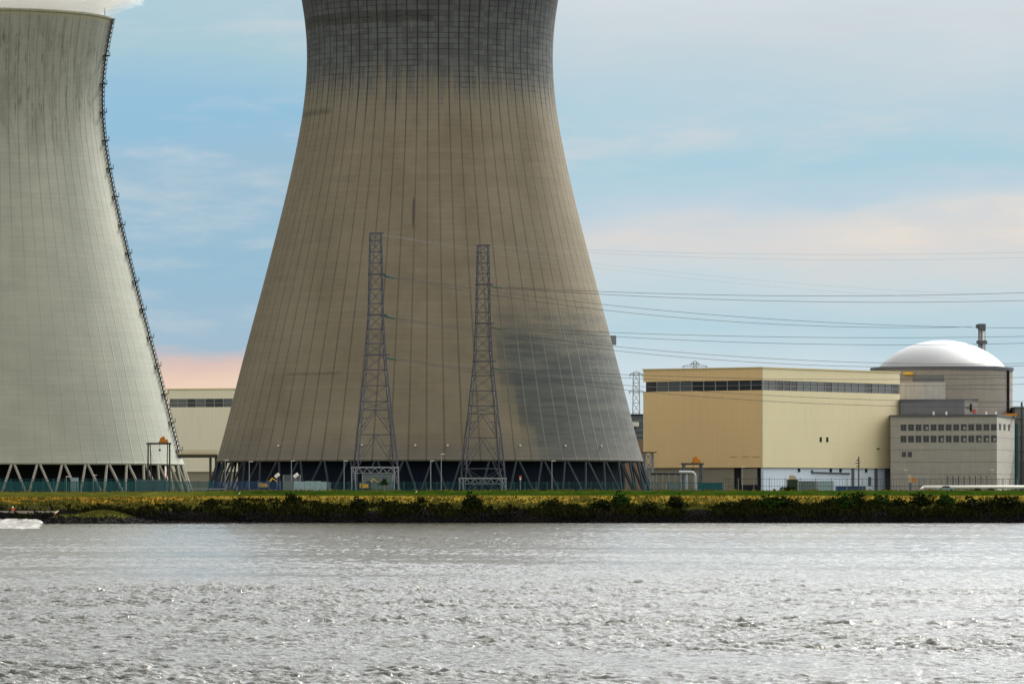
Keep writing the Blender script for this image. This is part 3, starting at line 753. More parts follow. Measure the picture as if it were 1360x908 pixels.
def s12(px):
    C = Vector((ax0+A1[0], 1545+A1[1], 0)); d = (Vector(A2)-Vector(A1)).normalized(); return face_s(px, C, d.x, d.y)
for px in (1328, 1334, 1340): sq_window(A1, A2, s12(px), Z(570.5, 1545)-G, Z(562.5, 1545)-G, 3.6, True)
# upper block on the annex roof
ub = MB(); u0 = al(1196, 1556); u1 = al(1281, 1552); u2 = al(1298.5, 1552)
zu0, zu1 = za+.425, Z(531.5, 1554)-G
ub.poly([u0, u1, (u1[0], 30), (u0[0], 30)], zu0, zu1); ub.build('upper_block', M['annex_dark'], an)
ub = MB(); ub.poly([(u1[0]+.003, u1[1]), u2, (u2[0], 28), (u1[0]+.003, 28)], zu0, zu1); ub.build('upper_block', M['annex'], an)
ub = MB(); ub.poly([(u0[0]-.2, u0[1]-.4), (u2[0]+.3, u2[1]-.4), (u2[0]+.3, 31), (u0[0]-.2, 31)], zu1+.003, zu1+.35); ub.build('roof', M['slate'], an)
q = MB(); q.box(u1[0]+1.6, u1[0]+2.2, u1[1]-.25, u1[1]-.01, zu0+1.2, zu0+3.4); q.box(u1[0]+.3, u1[0]+1.6, u1[1]-.2, u1[1]-.01, zu0+2.2, zu0+2.4); q.build('wall_vent', M['black'], an)
q = MB(); q.box(u1[0]+2.5, u1[0]+3.3, u1[1]-.25, u1[1]-.01, zu0+.7, zu0+1.8); q.build('wall_box', M['red'], an)
q = MB(); q.box(A2[0]-3.5, A2[0]+.2, A2[1]-6, A2[1]-3, za+.43, za+1.2); q.build('roof_box', M['orange'], an)
for px in (1240, 1257, 1310, 1323): 
    c = al(px, 1541); q = MB(); q.cyl(c[0], c[1]+.6, za+.4, za+1.4, .25, n=8); q.build('roof_vent', M['white'], an)
# dark railings along foot of the annex
fr = MB()
for k in range(22):
    s_ = annex_s(1223)+k*1.7; a, d, n_ = on_face(A0, A1, s_, 2.0); fr.bar((a.x, a.y, 0), (a.x, a.y, 4.0+(.9 if 4 < k < 13 else 0)), .22 if 4 < k < 13 else .1)
fr.build('railing', M['fence_dark'], an)

# block at the right edge with pipes and mast
eb = empty('pump_house', (X(1347, 1580), 1580, G), 0, 'slate grey block with tall pipes at the right edge of the photo', 'building')
MB().box(.5, 30, 2, 20, Z(612, 1580)-G, Z(541, 1580)-G).build('wall', M['annex_dark'], eb)
MB().box(.5, 30, -1, 1.99, -.3, Z(612, 1580)-G).build('wall', M['slate'], eb)
MB().box(.2, 30.3, 1.7, 20.3, Z(541, 1580)-G+.003, Z(540, 1580)-G).build('roof', M['slate'], eb)
for px, w_, yt, mt in ((1349.5, .9, 562, 'teal'), (1357, .5, 534, 'crane'), (1353, .25, 575, 'galv')):
    q = MB(); xx = X(px, 1576)-X(1347, 1580); q.cyl(xx, -4, -.3, Z(yt, 1576)-G, w_/2+.05); q.build('pipe', M[mt], eb)
for yy in (556, 580, 600): q = MB(); q.bar((X(1349, 1576)-X(1347, 1580), -4, Z(yy, 1576)-G), (3.5, -4, Z(yy, 1576)-G), .3); q.bar((2, -4, Z(yy, 1576)-G), (2, 2, Z(yy, 1576)-G), .3); q.build('pipe_bracket', M['crane'], eb)

# dark blocks between brown tower and hall
bb = empty('boiler_house', (X(842, 1760), 1760, G), 0, 'dark slate block half hidden between the brown tower and the yellow hall', 'building')
MB().box(-6, 14, 0, 20, -.3, Z(551, 1760)-G).build('wall', M['slate'], bb)
MB().box(-6.2, 14.2, -.4, 20.2, Z(551, 1760)-G+.003, Z(549.6, 1760)-G).build('roof', M['black'], bb)
MB().box(-3, 13, -8, -.01, -.3, Z(583, 1752)-G).build('annex_wall', M['brown'], bb)
q = MB(); q.cyl(-.5, -1, Z(566, 1760)-G, Z(563, 1760)-G, 1.4, .9, 16); q.build('roof_vent', M['white'], bb)
for yy in (558, 570, 577): q = MB(); q.box(-1, 8, -.3, -.01, Z(yy+2.5, 1760)-G, Z(yy, 1760)-G); q.build('window', M['boxgrey'], bb)

# ================================================================ LATTICE PYLONS
def lattice(levels, mb_leg, mb_br, kbrace=(), w_leg=.24, w_h=.15, w_d=.10):
    """levels: (z, half) bottom-up.  returns leg bars list"""
    cs = [(-1,-1),(1,-1),(1,1),(-1,1)]
    for i, (z0, a0) in enumerate(levels[:-1]):
        z1, a1 = levels[i+1]
        for k, (sx, sy) in enumerate(cs):
            mb_leg[k].bar((sx*a0, sy*a0, z0), (sx*a1, sy*a1, z1), w_leg)
            tx, ty = cs[(k+1) % 4]
            p0, q0 = Vector((sx*a0, sy*a0, z0)), Vector((tx*a0, ty*a0, z0)); p1, q1 = Vector((sx*a1, sy*a1, z1)), Vector((tx*a1, ty*a1, z1))
            mb_br.bar(p1, q1, w_h)
            if i in kbrace:
                mid = (p1+q1)/2; mb_br.bar(p0, mid, w_d*1.4); mb_br.bar(q0, mid, w_d*1.4)
                for f_ in (.33, .66):
                    mb_br.bar(p0.lerp(p1, f_), p0.lerp(mid, f_), w_d); mb_br.bar(q0.lerp(q1, f_), q0.lerp(mid, f_), w_d)
                    mb_br.bar(p0.lerp(p1, f_), p0.lerp(mid, f_-.33+.01), w_d); mb_br.bar(q0.lerp(q1, f_), q0.lerp(mid, f_-.33+.01), w_d)
            else:
                mb_br.bar(p0, q1, w_d); mb_br.bar(q0, p1, w_d)
P1Y, P2Y = 1318.0, 1380.0
lev_px = [(652,65),(620,60),(577,51),(544,42),(533,40),(512,35.5),(491,30.5),(471,26.5),(456,25),(437,23),(418,21),(403,20.3),(384,19.5),(364,18.7),(349,18),(334.5,17.2),(320,16.5),(310,16)]
lev = [(Z(y, P1Y)-G, w_/2/(F/P1Y)/1.12) for y, w_ in lev_px]; lev[0] = (-.3, lev[0][1])
def pylon(loc, label):
    t_ = empty('lattice_pylon', loc, R(8), label, 'pylon', 'steel lattice pylons in front of the brown tower')
    legs = [MB() for _ in range(4)]; br = MB(); lattice(lev, legs, br, kbrace=(1, 2))
    for l_ in legs: l_.build('leg', M['pylon'], t_)
    br.build('bracing', M['pylon'], t_)
    for yy in (364, 418, 471):
        z = Z(yy, P1Y)-G; a = float(np.interp(z, [l[0] for l in lev], [l[1] for l in lev]))
        c = MB(); c.bar((-a-.2, -a-.12, z), (a+.9, -a-.12, z), .3); c.bar((-a-.2, a+.12, z), (a+.9, a+.12, z), .3); c.bar((a+.8, -a-.12, z), (a+.8, a+.12, z), .22); c.build('crossarm', M['pylon'], t_)
    top = lev[-1]; c = MB(); c.bar((-top[1]-.2, -top[1], top[0]+.05), (top[1]+.5, -top[1], top[0]+.05), .3); c.bar((-top[1]-.2, top[1], top[0]+.05), (top[1]+.5, top[1], top[0]+.05), .3); c.build('crossarm', M['pylon'], t_)
    ld = MB(); 
    for z in np.arange(0, top[0], .6): 
        pass
    for (za_, aa), (zb_, ab) in zip(lev[:-1], lev[1:]): ld.bar((aa*.35+aa*.6, -aa, za_), (ab*.95, -ab, zb_), .14)
    ld.build('ladder', M['pylon'], t_)
    return t_
PY1 = pylon((X(499, P1Y), P1Y, G), 'taller left lattice pylon of purple-grey steel in front of the brown cooling tower')
PY2 = copy_tree(PY1); PY2.location = (X(641.5, P2Y), P2Y, G+(Z(326, P2Y)-Z(310, P1Y)))
PY2['label'] = 'lower-looking right lattice pylon beside the blue-grey patch of the brown tower'
# pylon 2 stands slightly lower on its footing
# wires
def wire(px0, y0, Y0, pxm, ym, px2, y2, label, r=.054, earth=False, dy=0.0, grp='conductor wires strung from the lattice pylons'):
    xs_ = np.array([px0, pxm, px2], float); yy = np.array([y0, ym, y2], float)
    co_ = np.polyfit(xs_, yy, 2)
    x_end = px2+90; Y1_ = 1400.0
    pts = []
    for t_ in np.linspace(0, 1, 60):
        px = px0 + (x_end-px0)*t_; Y = Y0+dy + (Y1_-Y0)*t_
        pts.append(W(px, float(np.polyval(co_, px)), Y))
    root = pts[0].copy(); loc = [q_-root for q_ in pts]
    t2 = empty('overhead_wire', root, 0, label, 'wire', grp)
    if earth:
        MB().tube(loc, r, 5).build('conductor', M['far_steel'], t2); return t2
    # insulator string over the first metres
    a, b = loc[0], loc[1]; d = (b-a).normalized()
    e = a + d*3.6 + Vector((0, 0, -.15))
    ins = MB(); ins.bar(a, e, .10, .10, 6)
    for k in range(12):
        c = a.lerp(e, .15+.07*k); ins.bar(c-d*.06, c+d*.06, .42, .42, 8)
    ins.build('insulator', M['insul'], t2)
    pts2 = [e] + [q_ for q_ in loc[1:] if (q_-a).length > 5]
    MB().tube(pts2, r, 5).build('conductor', M['wire'], t2)
    return t2
wire(651, 380, P2Y, 1090, 393, 1360, 388.7, 'upper wire of the topmost pair from the right pylon, sagging past the hall roof')
wire(651, 381, P2Y, 1090, 400.7, 1360, 399, 'lower wire of the topmost pair from the right pylon', dy=3)
wire(651, 434, P2Y, 1090, 448, 1360, 446.6, 'upper wire of the middle pair from the right pylon, passing above the white dome')
wire(651, 435, P2Y, 1090, 457, 1360, 455.6, 'lower wire of the middle pair from the right pylon, grazing the white dome', dy=3)
wire(651, 488, P2Y, 1080, 503.5, 1360, 501, 'upper wire of the lowest pair from the right pylon, across the ribbon windows')
wire(651, 489, P2Y, 1080, 511, 1360, 510, 'lower wire of the lowest pair from the right pylon', dy=3)
wire(508, 365, P1Y, 900, 414, 1290, 434.6, 'upper wire of the topmost pair from the left pylon, crossing toward the chimney top')
wire(508, 366, P1Y, 900, 421.5, 1200, 435, 'lower wire of the topmost pair from the left pylon', dy=3)
wire(509, 419, P1Y, 900, 467.5, 1300, 483, 'upper wire of the middle pair from the left pylon, crossing the foot of the dome')
wire(509, 420, P1Y, 900, 473.5, 1300, 487, 'lower wire of the middle pair from the left pylon', dy=3)
wire(511, 474, P1Y, 900, 517, 1300, 533, 'upper wire of the lowest pair from the left pylon, across the yellow cladding')
wire(511, 475, P1Y, 900, 524, 1300, 540, 'lower wire of the lowest pair from the left pylon', dy=3)
E_ = 'thin pale earth wires'
wire(649, 326, P2Y, 1100, 338, 1360, 335, 'upper earth wire from the head of the right pylon', .022, True, grp=E_)
wire(649, 327, P2Y, 1100, 345, 1360, 342, 'lower earth wire from the head of the right pylon', .022, True, dy=3, grp=E_)
wire(507, 311, P1Y, 900, 362, 1200, 386, 'upper earth wire falling from the head of the left pylon', .018, True, grp=E_)
wire(507, 312, P1Y, 900, 368, 1200, 393, 'lower earth wire falling from the head of the left pylon', .018, True, dy=3, grp=E_)

# far pylons behind the plant
def far_pylon(px, Y, ytop, half, label, armz=()):
    t_ = empty('transmission_pylon', (X(px, Y), Y, G), 0, label, 'pylon')
    zt = Z(ytop, Y)-G; L = [(-.3+ (zt+.3)*k/12, half*(1-.35*k/12)) for k in range(13)]
    legs = [MB() for _ in range(4)]; br = MB(); lattice(L, legs, br, w_leg=.35, w_h=.22, w_d=.18)
    for l_ in legs: l_.build('leg', M['far_steel'], t_)
    br.build('bracing', M['far_steel'], t_)
    for z, w_ in armz:
        c = MB(); c.bar((-w_, 0, z), (w_, 0, z), .3); c.bar((-w_, 0, z), (0, 0, z+1.5), .22); c.bar((w_, 0, z), (0, 0, z+1.5), .22)
        for s_ in (-1, 1): c.bar((s_*w_*.9, 0, z), (s_*w_*.9, 0, z-1.2), .3)
        c.build('crossarm', M['far_steel'], t_)
far_pylon(845, 2300, 495, 2.0, 'distant steel pylon paled for haze seen in the gap beside the yellow hall', [(Z(497, 2300)-G, 3), (Z(520, 2300)-G, 3.4)])
zt = Z(480, 2600)-G
far_pylon(923, 2600, 480, 1.3, 'distant pylon whose tip and crossarm peep over the yellow hall roof', [(Z(486.5, 2600)-G, 6.5), (Z(483, 2600)-G, 2.2)])

# ================================================================ YARD OBJECTS
def gantry(loc, w_, h_, dpt, label, legdark):
    t_ = empty('gantry_crane', loc, R(6), label, 'crane')
    for sx in (-1, 1):
        lg = MB()
        for sy in (-1, 1): lg.bar((sx*w_/2, sy*dpt*.62, 0), (sx*w_/2*.98, sy*dpt*.3, h_), .32)
        lg.bar((sx*w_/2, -dpt*.45, h_*.55), (sx*w_/2, dpt*.45, h_*.55), .25)
        # splayed secondary leg seen from the river
        lg.bar((sx*w_/2*.62 if sx < 0 else sx*w_/2*.7, 0, 0), (sx*w_/2*.80, 0, h_), .28)
        lg.bar((sx*w_/2, 0, h_*.55), (sx*w_/2*.7, 0, h_*.55), .22)
        lg.build('leg', legdark, t_)
    b = MB(); 
    for sy in (-1, 1): b.box(-w_/2-.4, w_/2+.4, sy*dpt*.3-.2, sy*dpt*.3+.2, h_, h_+.5)
    b.build('beam', M['crane'], t_)
    q = MB(); q.box(w_*.0, w_*.42, -dpt*.34, dpt*.34, h_+.51, h_+1.0); q.box(w_*.05, w_*.28, -1, 1, h_+1.0, h_+1.9); q.cyl(w_*.2, 0, h_+1.9, h_+2.3, .5); q.box(w_*.3, w_*.4, -.6, .6, h_+1.0, h_+1.5); q.build('trolley', M['orange'], t_)
    hk = MB(); hk.bar((w_*.04, 0, h_), (w_*.04, 0, h_-1.3), .10); hk.cyl(w_*.04, 0, h_-1.9, h_-1.3, .28); hk.build('hook', M['black'], t_)
    return t_
gy = 1500.0; sc = F/gy
gantry((X(211, gy), gy, G), 29/sc, Z(590, gy)-G, 4, 'tall gantry crane with rusty orange trolley in front of the pale tower', M['crane'])
gy = 1440.0
gantry((X(919.5, gy), gy, G), 25/(F/gy), Z(617, gy)-G, 3, 'small gantry crane with orange trolley before the yellow hall', M['slate'])

# pipe bridge between the towers
by = 1540.0
bg_ = empty('pipe_bridge', (X(236, by), by, G), 0, 'steel pipe bridge with yellow railings crossing the gap between the towers', 'bridge')
z0, z1 = Z(607.5, by)-G, Z(603.5, by)-G; bl = X(289, by)-X(236, by)
MB().box(0, bl, -1, 1, z0, z1).build('deck', M['crane'], bg_)
rl = MB()
for k in range(26): xx = bl*k/25; rl.bar((xx, -1.05, z1), (xx, -1.05, z1+1.3), .12)
rl.box(0, bl, -1.12, -1.02, z1+1.15, z1+1.3); rl.box(0, bl, -1.12, -1.02, z1+.45, z1+.6); rl.box(0, bl, -1.13, -1.03, z1+.003, z1+.3); rl.build('railing', M['tan'], bg_)
for px in (279.5, 287): q = MB(); xx = X(px, by)-X(236, by); q.box(xx-.35, xx+.35, -.5, .5, -.3, z0-.003); q.build('column', M['crane'], bg_)

# stair tower beside the brown tower
sy_ = 1465.0
s_t = empty('stair_tower', (X(861.5, sy_), sy_, G), R(10), 'small open steel stair tower at the right foot of the brown cooling tower', 'stair tower')
L = [(-.3+(Z(601, sy_)-G+.3)*k/5, 1.15) for k in range(6)]; legs = [MB() for _ in range(4)]; br = MB(); lattice(L, legs, br, w_leg=.25, w_h=.2, w_d=.16)
for l_ in legs: l_.build('leg', M['galv'], s_t)
br.build('bracing', M['galv'], s_t); zt = L[-1][0]; MB().box(-2, 2, -1.6, 1.6, zt, zt+.25).build('platform', M['crane'], s_t)

# pipe rack with silver header
py_ = 1425.0
pr = empty('pipe_rack', (X(864, py_), py_, G), 0, 'low pipe rack with dark lines running from the brown tower foot', 'pipework')
zt = Z(628, py_)-G; Lr = X(915, py_)-X(864, py_)
q = MB()
for k in range(4): q.bar((0, k*.5, zt-.3*(k % 2)), (Lr, k*.5, zt-.3*(k % 2)), .38, .38, 8)
q.build('pipe', M['crane'], pr)
for k in range(7):
    q = MB(); xx = Lr*k/6.2; q.bar((xx, 0, -.2), (xx, 0, zt-.2), .2); q.bar((xx, 1.6, -.2), (xx, 1.6, zt-.2), .2); q.bar((xx, 0, zt-.5), (xx, 1.6, zt-.5), .2); q.build('post', M['galv'], pr)
hd = empty('header_pipe', (X(902, 1420), 1420, G), 0, 'fat silver insulated header pipe bending down to the ground before the yellow hall', 'pipework')
zt = Z(627, 1420)-G; w_ = X(923, 1420)-X(902, 1420)
q = MB(); q.tube([(0, 0, zt), (w_-1, 0, zt), (w_-.3, 0, zt-.25), (w_, 0, zt-.9), (w_, 0, -.3)], .45, 12); q.build('pipe', M['pipe'], hd)
q = MB(); q.cyl(w_-2.4, .8, -.3, zt-.4, .4); q.build('pipe', M['pipe'], hd); q = MB(); q.cyl(w_-4, .8, -.3, zt-.4, .28); q.build('pipe', M['galv'], hd)

def cont(px0, px1, y0, Y, mt, label, name='container', cat='container', grp=None, ribs=True, depth=2.4):
    t_ = empty(name, (X((px0+px1)/2, Y), Y, G), 0, label, cat, grp)
    hw = (X(px1, Y)-X(px0, Y))/2; h = Z(y0, Y)-G
    b = MB(); b.box(-hw, hw, 0, depth, 0, h-.12)
    if ribs:
        k = -hw+.25
        while k < hw-.2: b.box(k, k+.12, -.05, -.001, .2, h-.3); k += .5
    b.build('body', mt, t_)
    MB().box(-hw-.06, hw+.06, -.1, depth+.1, h-.119, h).build('roof', mt, t_)
    for sx in (-hw+.05, hw-.05): MB().box(sx-.09, sx+.09, -.1, -.051, 0, h-.13).build('corner_post', M['mullion'], t_)
    return t_
cont(1045, 1060, 636.5, 1400, M['dgreen'], 'dark green container with tan boxes on it before the white wall')
t_ = empty('crate', (X(1053, 1401), 1401, Z(636.5, 1400)+.01), 0, 'tan crate on top of the dark green container', 'crate')
MB().box(-.9, .9, 0, 1.4, 0, .9).build('body', M['tan'], t_); MB().box(-.95, .3, -.03, 1.43, .901, 1.15).build('lid', M['tan'], t_)
cont(1061, 1084, 638.5, 1402, M['boxgrey'], 'slate grey container just right of the dark green one')
cont(1085, 1107, 638.5, 1402, M['bluepan'], 'pale blue-grey container farther from the dark green one')
cont(1110, 1150, 645.5, 1404, M['blue'], 'long low blue skip under the white wall', 'skip', 'skip')
cont(926, 962, 641, 1400, M['teal'], 'low teal tank housing right of the silver header pipe', 'tank_housing', 'tank')
cont(885, 905, 641, 1405, M['boxgrey'], 'grey-green cabinet under the pipe rack', 'cabinet', 'cabinet')
cont(481, 522, 629, 1345, M['boxgrey'], 'grey equipment cabin behind the foot of the left pylon', 'cabin', 'cabin')
cont(376, 399, 630, 1335, M['slate'], 'dark equipment cabin left of the pylons behind the pale fence panels', 'cabin', 'cabin')
cont(94, 103, 634, 1320, M['bluepan'], 'small pale blue cabinet by the teal fence before the pale tower', 'cabinet', 'cabinet')
cont(180, 222, 637, 1370, M['slate'], 'dark low store under the tall gantry crane', 'store', 'store')

# yellow excavators
def digger(px, Y, label, flip=1, zb=0.0):
    t_ = empty('excavator', (X(px, Y), Y, G+zb), R(10 if flip > 0 else 170), label, 'excavator')
    for sy in (-1, 1): q = MB(); q.box(-1.3, 1.3, sy*.9-.22, sy*.9+.22, .15, .7); q.cyl(0, 0, 0, .01, .01); q.build('track', M['rubber'], t_)
    q = MB(); q.box(-1.5, .5, -1, 1, .75, 1.7); q.box(-1.6, -1.0, -1, 1, .9, 1.9); q.build('body', M['yellow'], t_)
    q = MB(); q.box(.1, 1.1, -.95, -.1, .9, 2.5); q.build('cab', M['glass'], t_)
    q = MB(); q.bar((.5, .3, 1.2), (2.0, .3, 3.1), .35); q.bar((2.0, .3, 3.1), (3.3, .3, 2.0), .22); q.build('arm', M['yellow'], t_)
    q = MB(); q.poly([(3.0, 0), (3.6, 0), (3.6, .6), (3.0, .6)], 1.3, 2.0); q.build('bucket', M['crane'], t_)
digger(352, 1345, 'yellow excavator parked before the left foot of the brown tower', 1, .6)
digger(486, 1338, 'orange-yellow excavator at the foot of the left pylon', 1, .4)
digger(192, 1380, 'yellow excavator under the left legs of the tall gantry crane')
digger(208, 1378, 'orange excavator under the middle of the tall gantry crane', -1)
t_ = empty('control_box', (X(1209, 1400), 1400, G), 0, 'small yellow and orange box on a dark post before the grey service building', 'control box')
MB().box(-.35, .35, 0, .5, -.3, 2.6).build('post', M['slate'], t_)
MB().box(-.7, .3, -.2, .7, 2.601, 4.5).build('box', M['tan'], t_); MB().box(.301, 1.3, -.1, .6, 2.7, 3.9).build('side_box', M['orange'], t_); MB().box(-.75, .34, -.25, .75, 4.501, 4.6).build('lid', M['white'], t_)

# portal frames at the pylon feet
def portal(px0, px1, ytop, Y, label):
    t_ = empty('portal_frame', (X((px0+px1)/2, Y), Y, G), 0, label, 'portal frame')
    hw = (X(px1, Y)-X(px0, Y))/2; h = Z(ytop, Y)-G
    q = MB(); q.box(-hw, hw, -.25, .25, h-.35, h)
    q.build('beam', M['galv'], t_)
    q = MB(); n_ = 6
    for k in range(n_):
        a, b = -hw+2*hw*k/n_, -hw+2*hw*(k+1)/n_; q.bar((a, 0, h-.36), ((a+b)/2, 0, h-1.6), .15); q.bar(((a+b)/2, 0, h-1.6), (b, 0, h-.36), .15)
    q.bar((-hw+.8, 0, h-1.6), (hw-.8, 0, h-1.6), .15); q.build('truss', M['galv'], t_)
    for sx in (-hw+.2, -hw+1.2, hw-1.2, hw-.2): MB().box(sx-.13, sx+.13, -.2, .2, -.3, h-.36).build('post', M['galv'], t_)
portal(466, 530, 619.5, 1322-12, 'pale steel portal frame across the foot of the left pylon')
portal(609, 673, 634, 1368, 'pale steel portal frame across the foot of the right pylon')

# lamp posts
def lamp(px, ytop, Y, label, s_=1):
    t_ = empty('lamp_post', (X(px, Y), Y, G), 0, label, 'lamp post', 'slim lamp posts along the plant fence')
    h = Z(ytop, Y)-G
    MB().cyl(0, 0, -.2, h, .13, .08, 8).build('pole', M['galv'], t_)
    q = MB(); q.box(-.1, .9*s_ if s_ > 0 else .1, -.15, .15, h, h+.14) if s_ > 0 else q.box(-.9, .1, -.15, .15, h, h+.14); q.build('lamp_head', M['white'], t_)
for px, yt, lb_ in ((299, 611, 'lamp post at the far left foot of the brown tower'), (331, 613, 'second lamp post inside the left foot of the brown tower'),
                    (387, 612, 'lamp post left of the left pylon above the pale fence panels'), (457, 612, 'lamp post just left of the left pylon'),
                    (572, 612, 'shorter lamp post of the two between the pylons'), (586, 603, 'taller lamp post of the two between the pylons'),
                    (733, 612, 'lamp post right of the right pylon before the grey patch'),
                    (88, 633, 'short lamp post before the pale tower legs'), (124, 631, 'short lamp post beside the pale tower legs, right of its neighbour'),
                    (986, 620, 'lamp post before the dark openings of the yellow hall'), (1201, 624, 'lamp post at the left end of the grey service building'),
                    (1316, 624, 'lamp post at the right end of the grey service building')):
    lamp(px, yt, 1306 if px < 900 else 1390, lb_, 1)
# floodlights
for px, yt, lb_ in ((368, 630, 'white floodlight facing the left foot of the brown tower'), (393, 630, 'white floodlight nearer the left pylon')):
    t_ = empty('floodlight', (X(px, 1310), 1310, G), 0, lb_, 'floodlight'); h = Z(yt, 1310)-G
    MB().cyl(0, 0, -.2, h-.5, .09).build('pole', M['galv'], t_)
    q = MB(); q.bar((-.5, 0, h-.6), (.5, -.1, h+.2), .35, .8); q.build('lamp_head', M['white'], t_)
# red and white marker mast
t_ = empty('marker_mast', (X(691, 1306), 1306, G), 0, 'short mast with a red and white head right of the right pylon', 'mast'); h = Z(632, 1306)-G
MB().cyl(0, 0, -.2, h-.4, .10).build('pole', M['galv'], t_); MB().cyl(0, 0, h-.4, h+.1, .3).build('head', M['red'], t_); MB().cyl(0, 0, h-.9, h-.42, .2).build('collar', M['white'], t_)
# utility pole
t_ = empty('utility_pole', (X(1140.5, 1390), 1390, G), 0, 'dark utility pole with short crossarms before the yellow hall', 'pole'); h = Z(606, 1390)-G
MB().cyl(0, 0, -.2, h, .22, .16, 8).build('pole', M['crane'], t_)
for z, w_ in ((h-1, .7), (h-1.8, .9), (h-2.6, .7)): q = MB(); q.bar((-w_, 0, z), (w_*.3, 0, z), .22); q.build('crossarm', M['crane'], t_)

# fences
def fence(px0, px1, Y, h, mt, label, step=.22, pw=.07, name='palisade_fence', post_step=2.75, rails=(.3, .92), zb=0, wob=.06):
    t_ = empty(name, (X(px0, Y), Y, G-.05+zb), 0, label, 'fence')
    L = X(px1, Y)-X(px0, Y); k = 0; q = MB(); x = 0
    while x < L: hh = h*(1+random.uniform(-wob, wob)*.5); q.box(x, x+pw, -.02, .02, .05, hh); x += step
    for r_ in rails: q.box(0, L, .021, .06, h*r_-.04, h*r_+.04)
    q.build('pales', mt, t_)
    x = 0; ph = MB(); ph.box(-.07, .07, .07, .2, -.3, h+.15); me_ = None
    while x <= L+.01:
        if me_ is None: o = ph.build('post', M['galv'] if mt is not M['teal'] else M['fence_teal_post'], t_); me_ = o.data
        else: o = bpy.data.objects.new('post', me_); COL.objects.link(o); o.parent = t_
        o.location = (x, 0, 0); x += post_step
    return t_
M['fence_teal_post'] = surf('teal_post_paint', (0.04, 0.14, 0.16))
fence(-30, 284, 1296, 2.75, M['teal'], 'long dark teal palisade fence in front of the pale tower', step=.17, pw=.10)
fence(284, 376, 1297, 2.8, M['blue'], 'blue palisade fence stretch at the left foot of the brown tower', step=.2, pw=.09)
fence(434, 960, 1297, 2.6, M['teal'], 'thin teal palisade fence running behind the crest past both pylons', step=.34, pw=.05)
fence(960, 1390, 1340, 3.6, M['fence_dark'], 'tall dark wire fence before the yellow hall and the service building', step=.7, pw=.05, rails=(.45, .97), post_step=4)
t_ = empty('sheet_fence', (X(376, 1297), 1297, G-.05), 0, 'bright pale blue corrugated sheet fence left of the pylons', 'fence')
L = X(434, 1297)-X(376, 1297); x = 0; k = 0
while x < L-.1:
    w_ = min(1.35, L-x); q = MB(); q.box(x+.02, x+w_-.02, 0, .06, .1, 2.75+.1*random.uniform(-1, 1)); 
    for j in range(4): q.box(x+.15+j*.3, x+.22+j*.3, -.04, -.001, .1, 2.6)
    q.build('panel', M['bluepan'] if k > 1 else M['boxgrey'], t_); x += w_; k += 1
# second, farther fence with white-topped rail in front of the pale tower legs
fence(0, 230, 1330, 3.2, M['teal'], 'second teal fence farther back before the pale tower legs', step=.5, pw=.07, rails=(.97,), zb=.25)
wr = empty('guard_rail', (X(250, 1296), 1294, G), 0, 'pale low guard rail along the fence in the gap between the towers', 'rail'); L = X(300, 1296)-X(250, 1296)
MB().box(0, L, 0, .1, .75, .95).build('rail', M['galv'], wr)
for k in range(6): MB().box(k*L/5-.05, k*L/5+.05, .101, .2, -.3, .95).build('post', M['galv'], wr)

# white covered conveyor + car at the right
cv = empty('covered_pipeline', (X(1222, 1330), 1330, G), 0, 'long white covered pipeline lying behind the dike before the service building', 'pipeline')
L = X(1400, 1330)-X(1222, 1330)
q = MB(); q.bar((1, 0, 1.35), (L, 0, 1.35), 1.0, .85, 16); q.bar((1, 0, 1.35), (0, 0, .5), .8, .7, 12); q.build('pipe', M['white'], cv, True)
for k in range(9): q = MB(); q.box(1+k*4-.15, 1+k*4+.15, -.4, .4, -.3, 1.0); q.build('support', M['galv'], cv)
ca = empty('parked_car', (X(1256, 1322), 1322, G+.15), 0, 'grey-green parked car showing its roof in front of the white pipeline', 'car')
q = MB()
pr_ = [(-2.2, .35), (-2.25, .8), (-1.9, .98), (-1.25, 1.05), (-.7, 1.5), (.7, 1.52), (1.3, 1.05), (2.0, .95), (2.25, .7), (2.2, .35)]
n_ = len(pr_); q.v = [(x, -.85, z) for x, z in pr_] + [(x, .85, z) for x, z in pr_]; q.f = [tuple(range(n_)), tuple(range(2*n_-1, n_-1, -1))] + [(k, n_+k, n_+(k+1) % n_, (k+1) % n_) for k in range(n_)]
q.build('body', M['carpaint'], ca)
q = MB(); q.v = [(-1.1, -.86, 1.06), (-.62, -.86, 1.44), (.62, -.86, 1.45), (1.12, -.86, 1.06), (-1.1, -.88, 1.06), (-.62, -.88, 1.44), (.62, -.88, 1.45), (1.12, -.88, 1.06)]
q.f = [(0, 1, 2, 3), (7, 6, 5, 4), (0, 3, 7, 4), (3, 2, 6, 7), (2, 1, 5, 6), (1, 0, 4, 5)]; q.build('window', M['glass'], ca)
for sx in (-1.4, 1.35):
    for sy in (-.8, .8): q = MB(); q.bar((sx, sy-.1, .33), (sx, sy+.1, .33), .66, .66, 16); q.build('wheel', M['rubber'], ca)

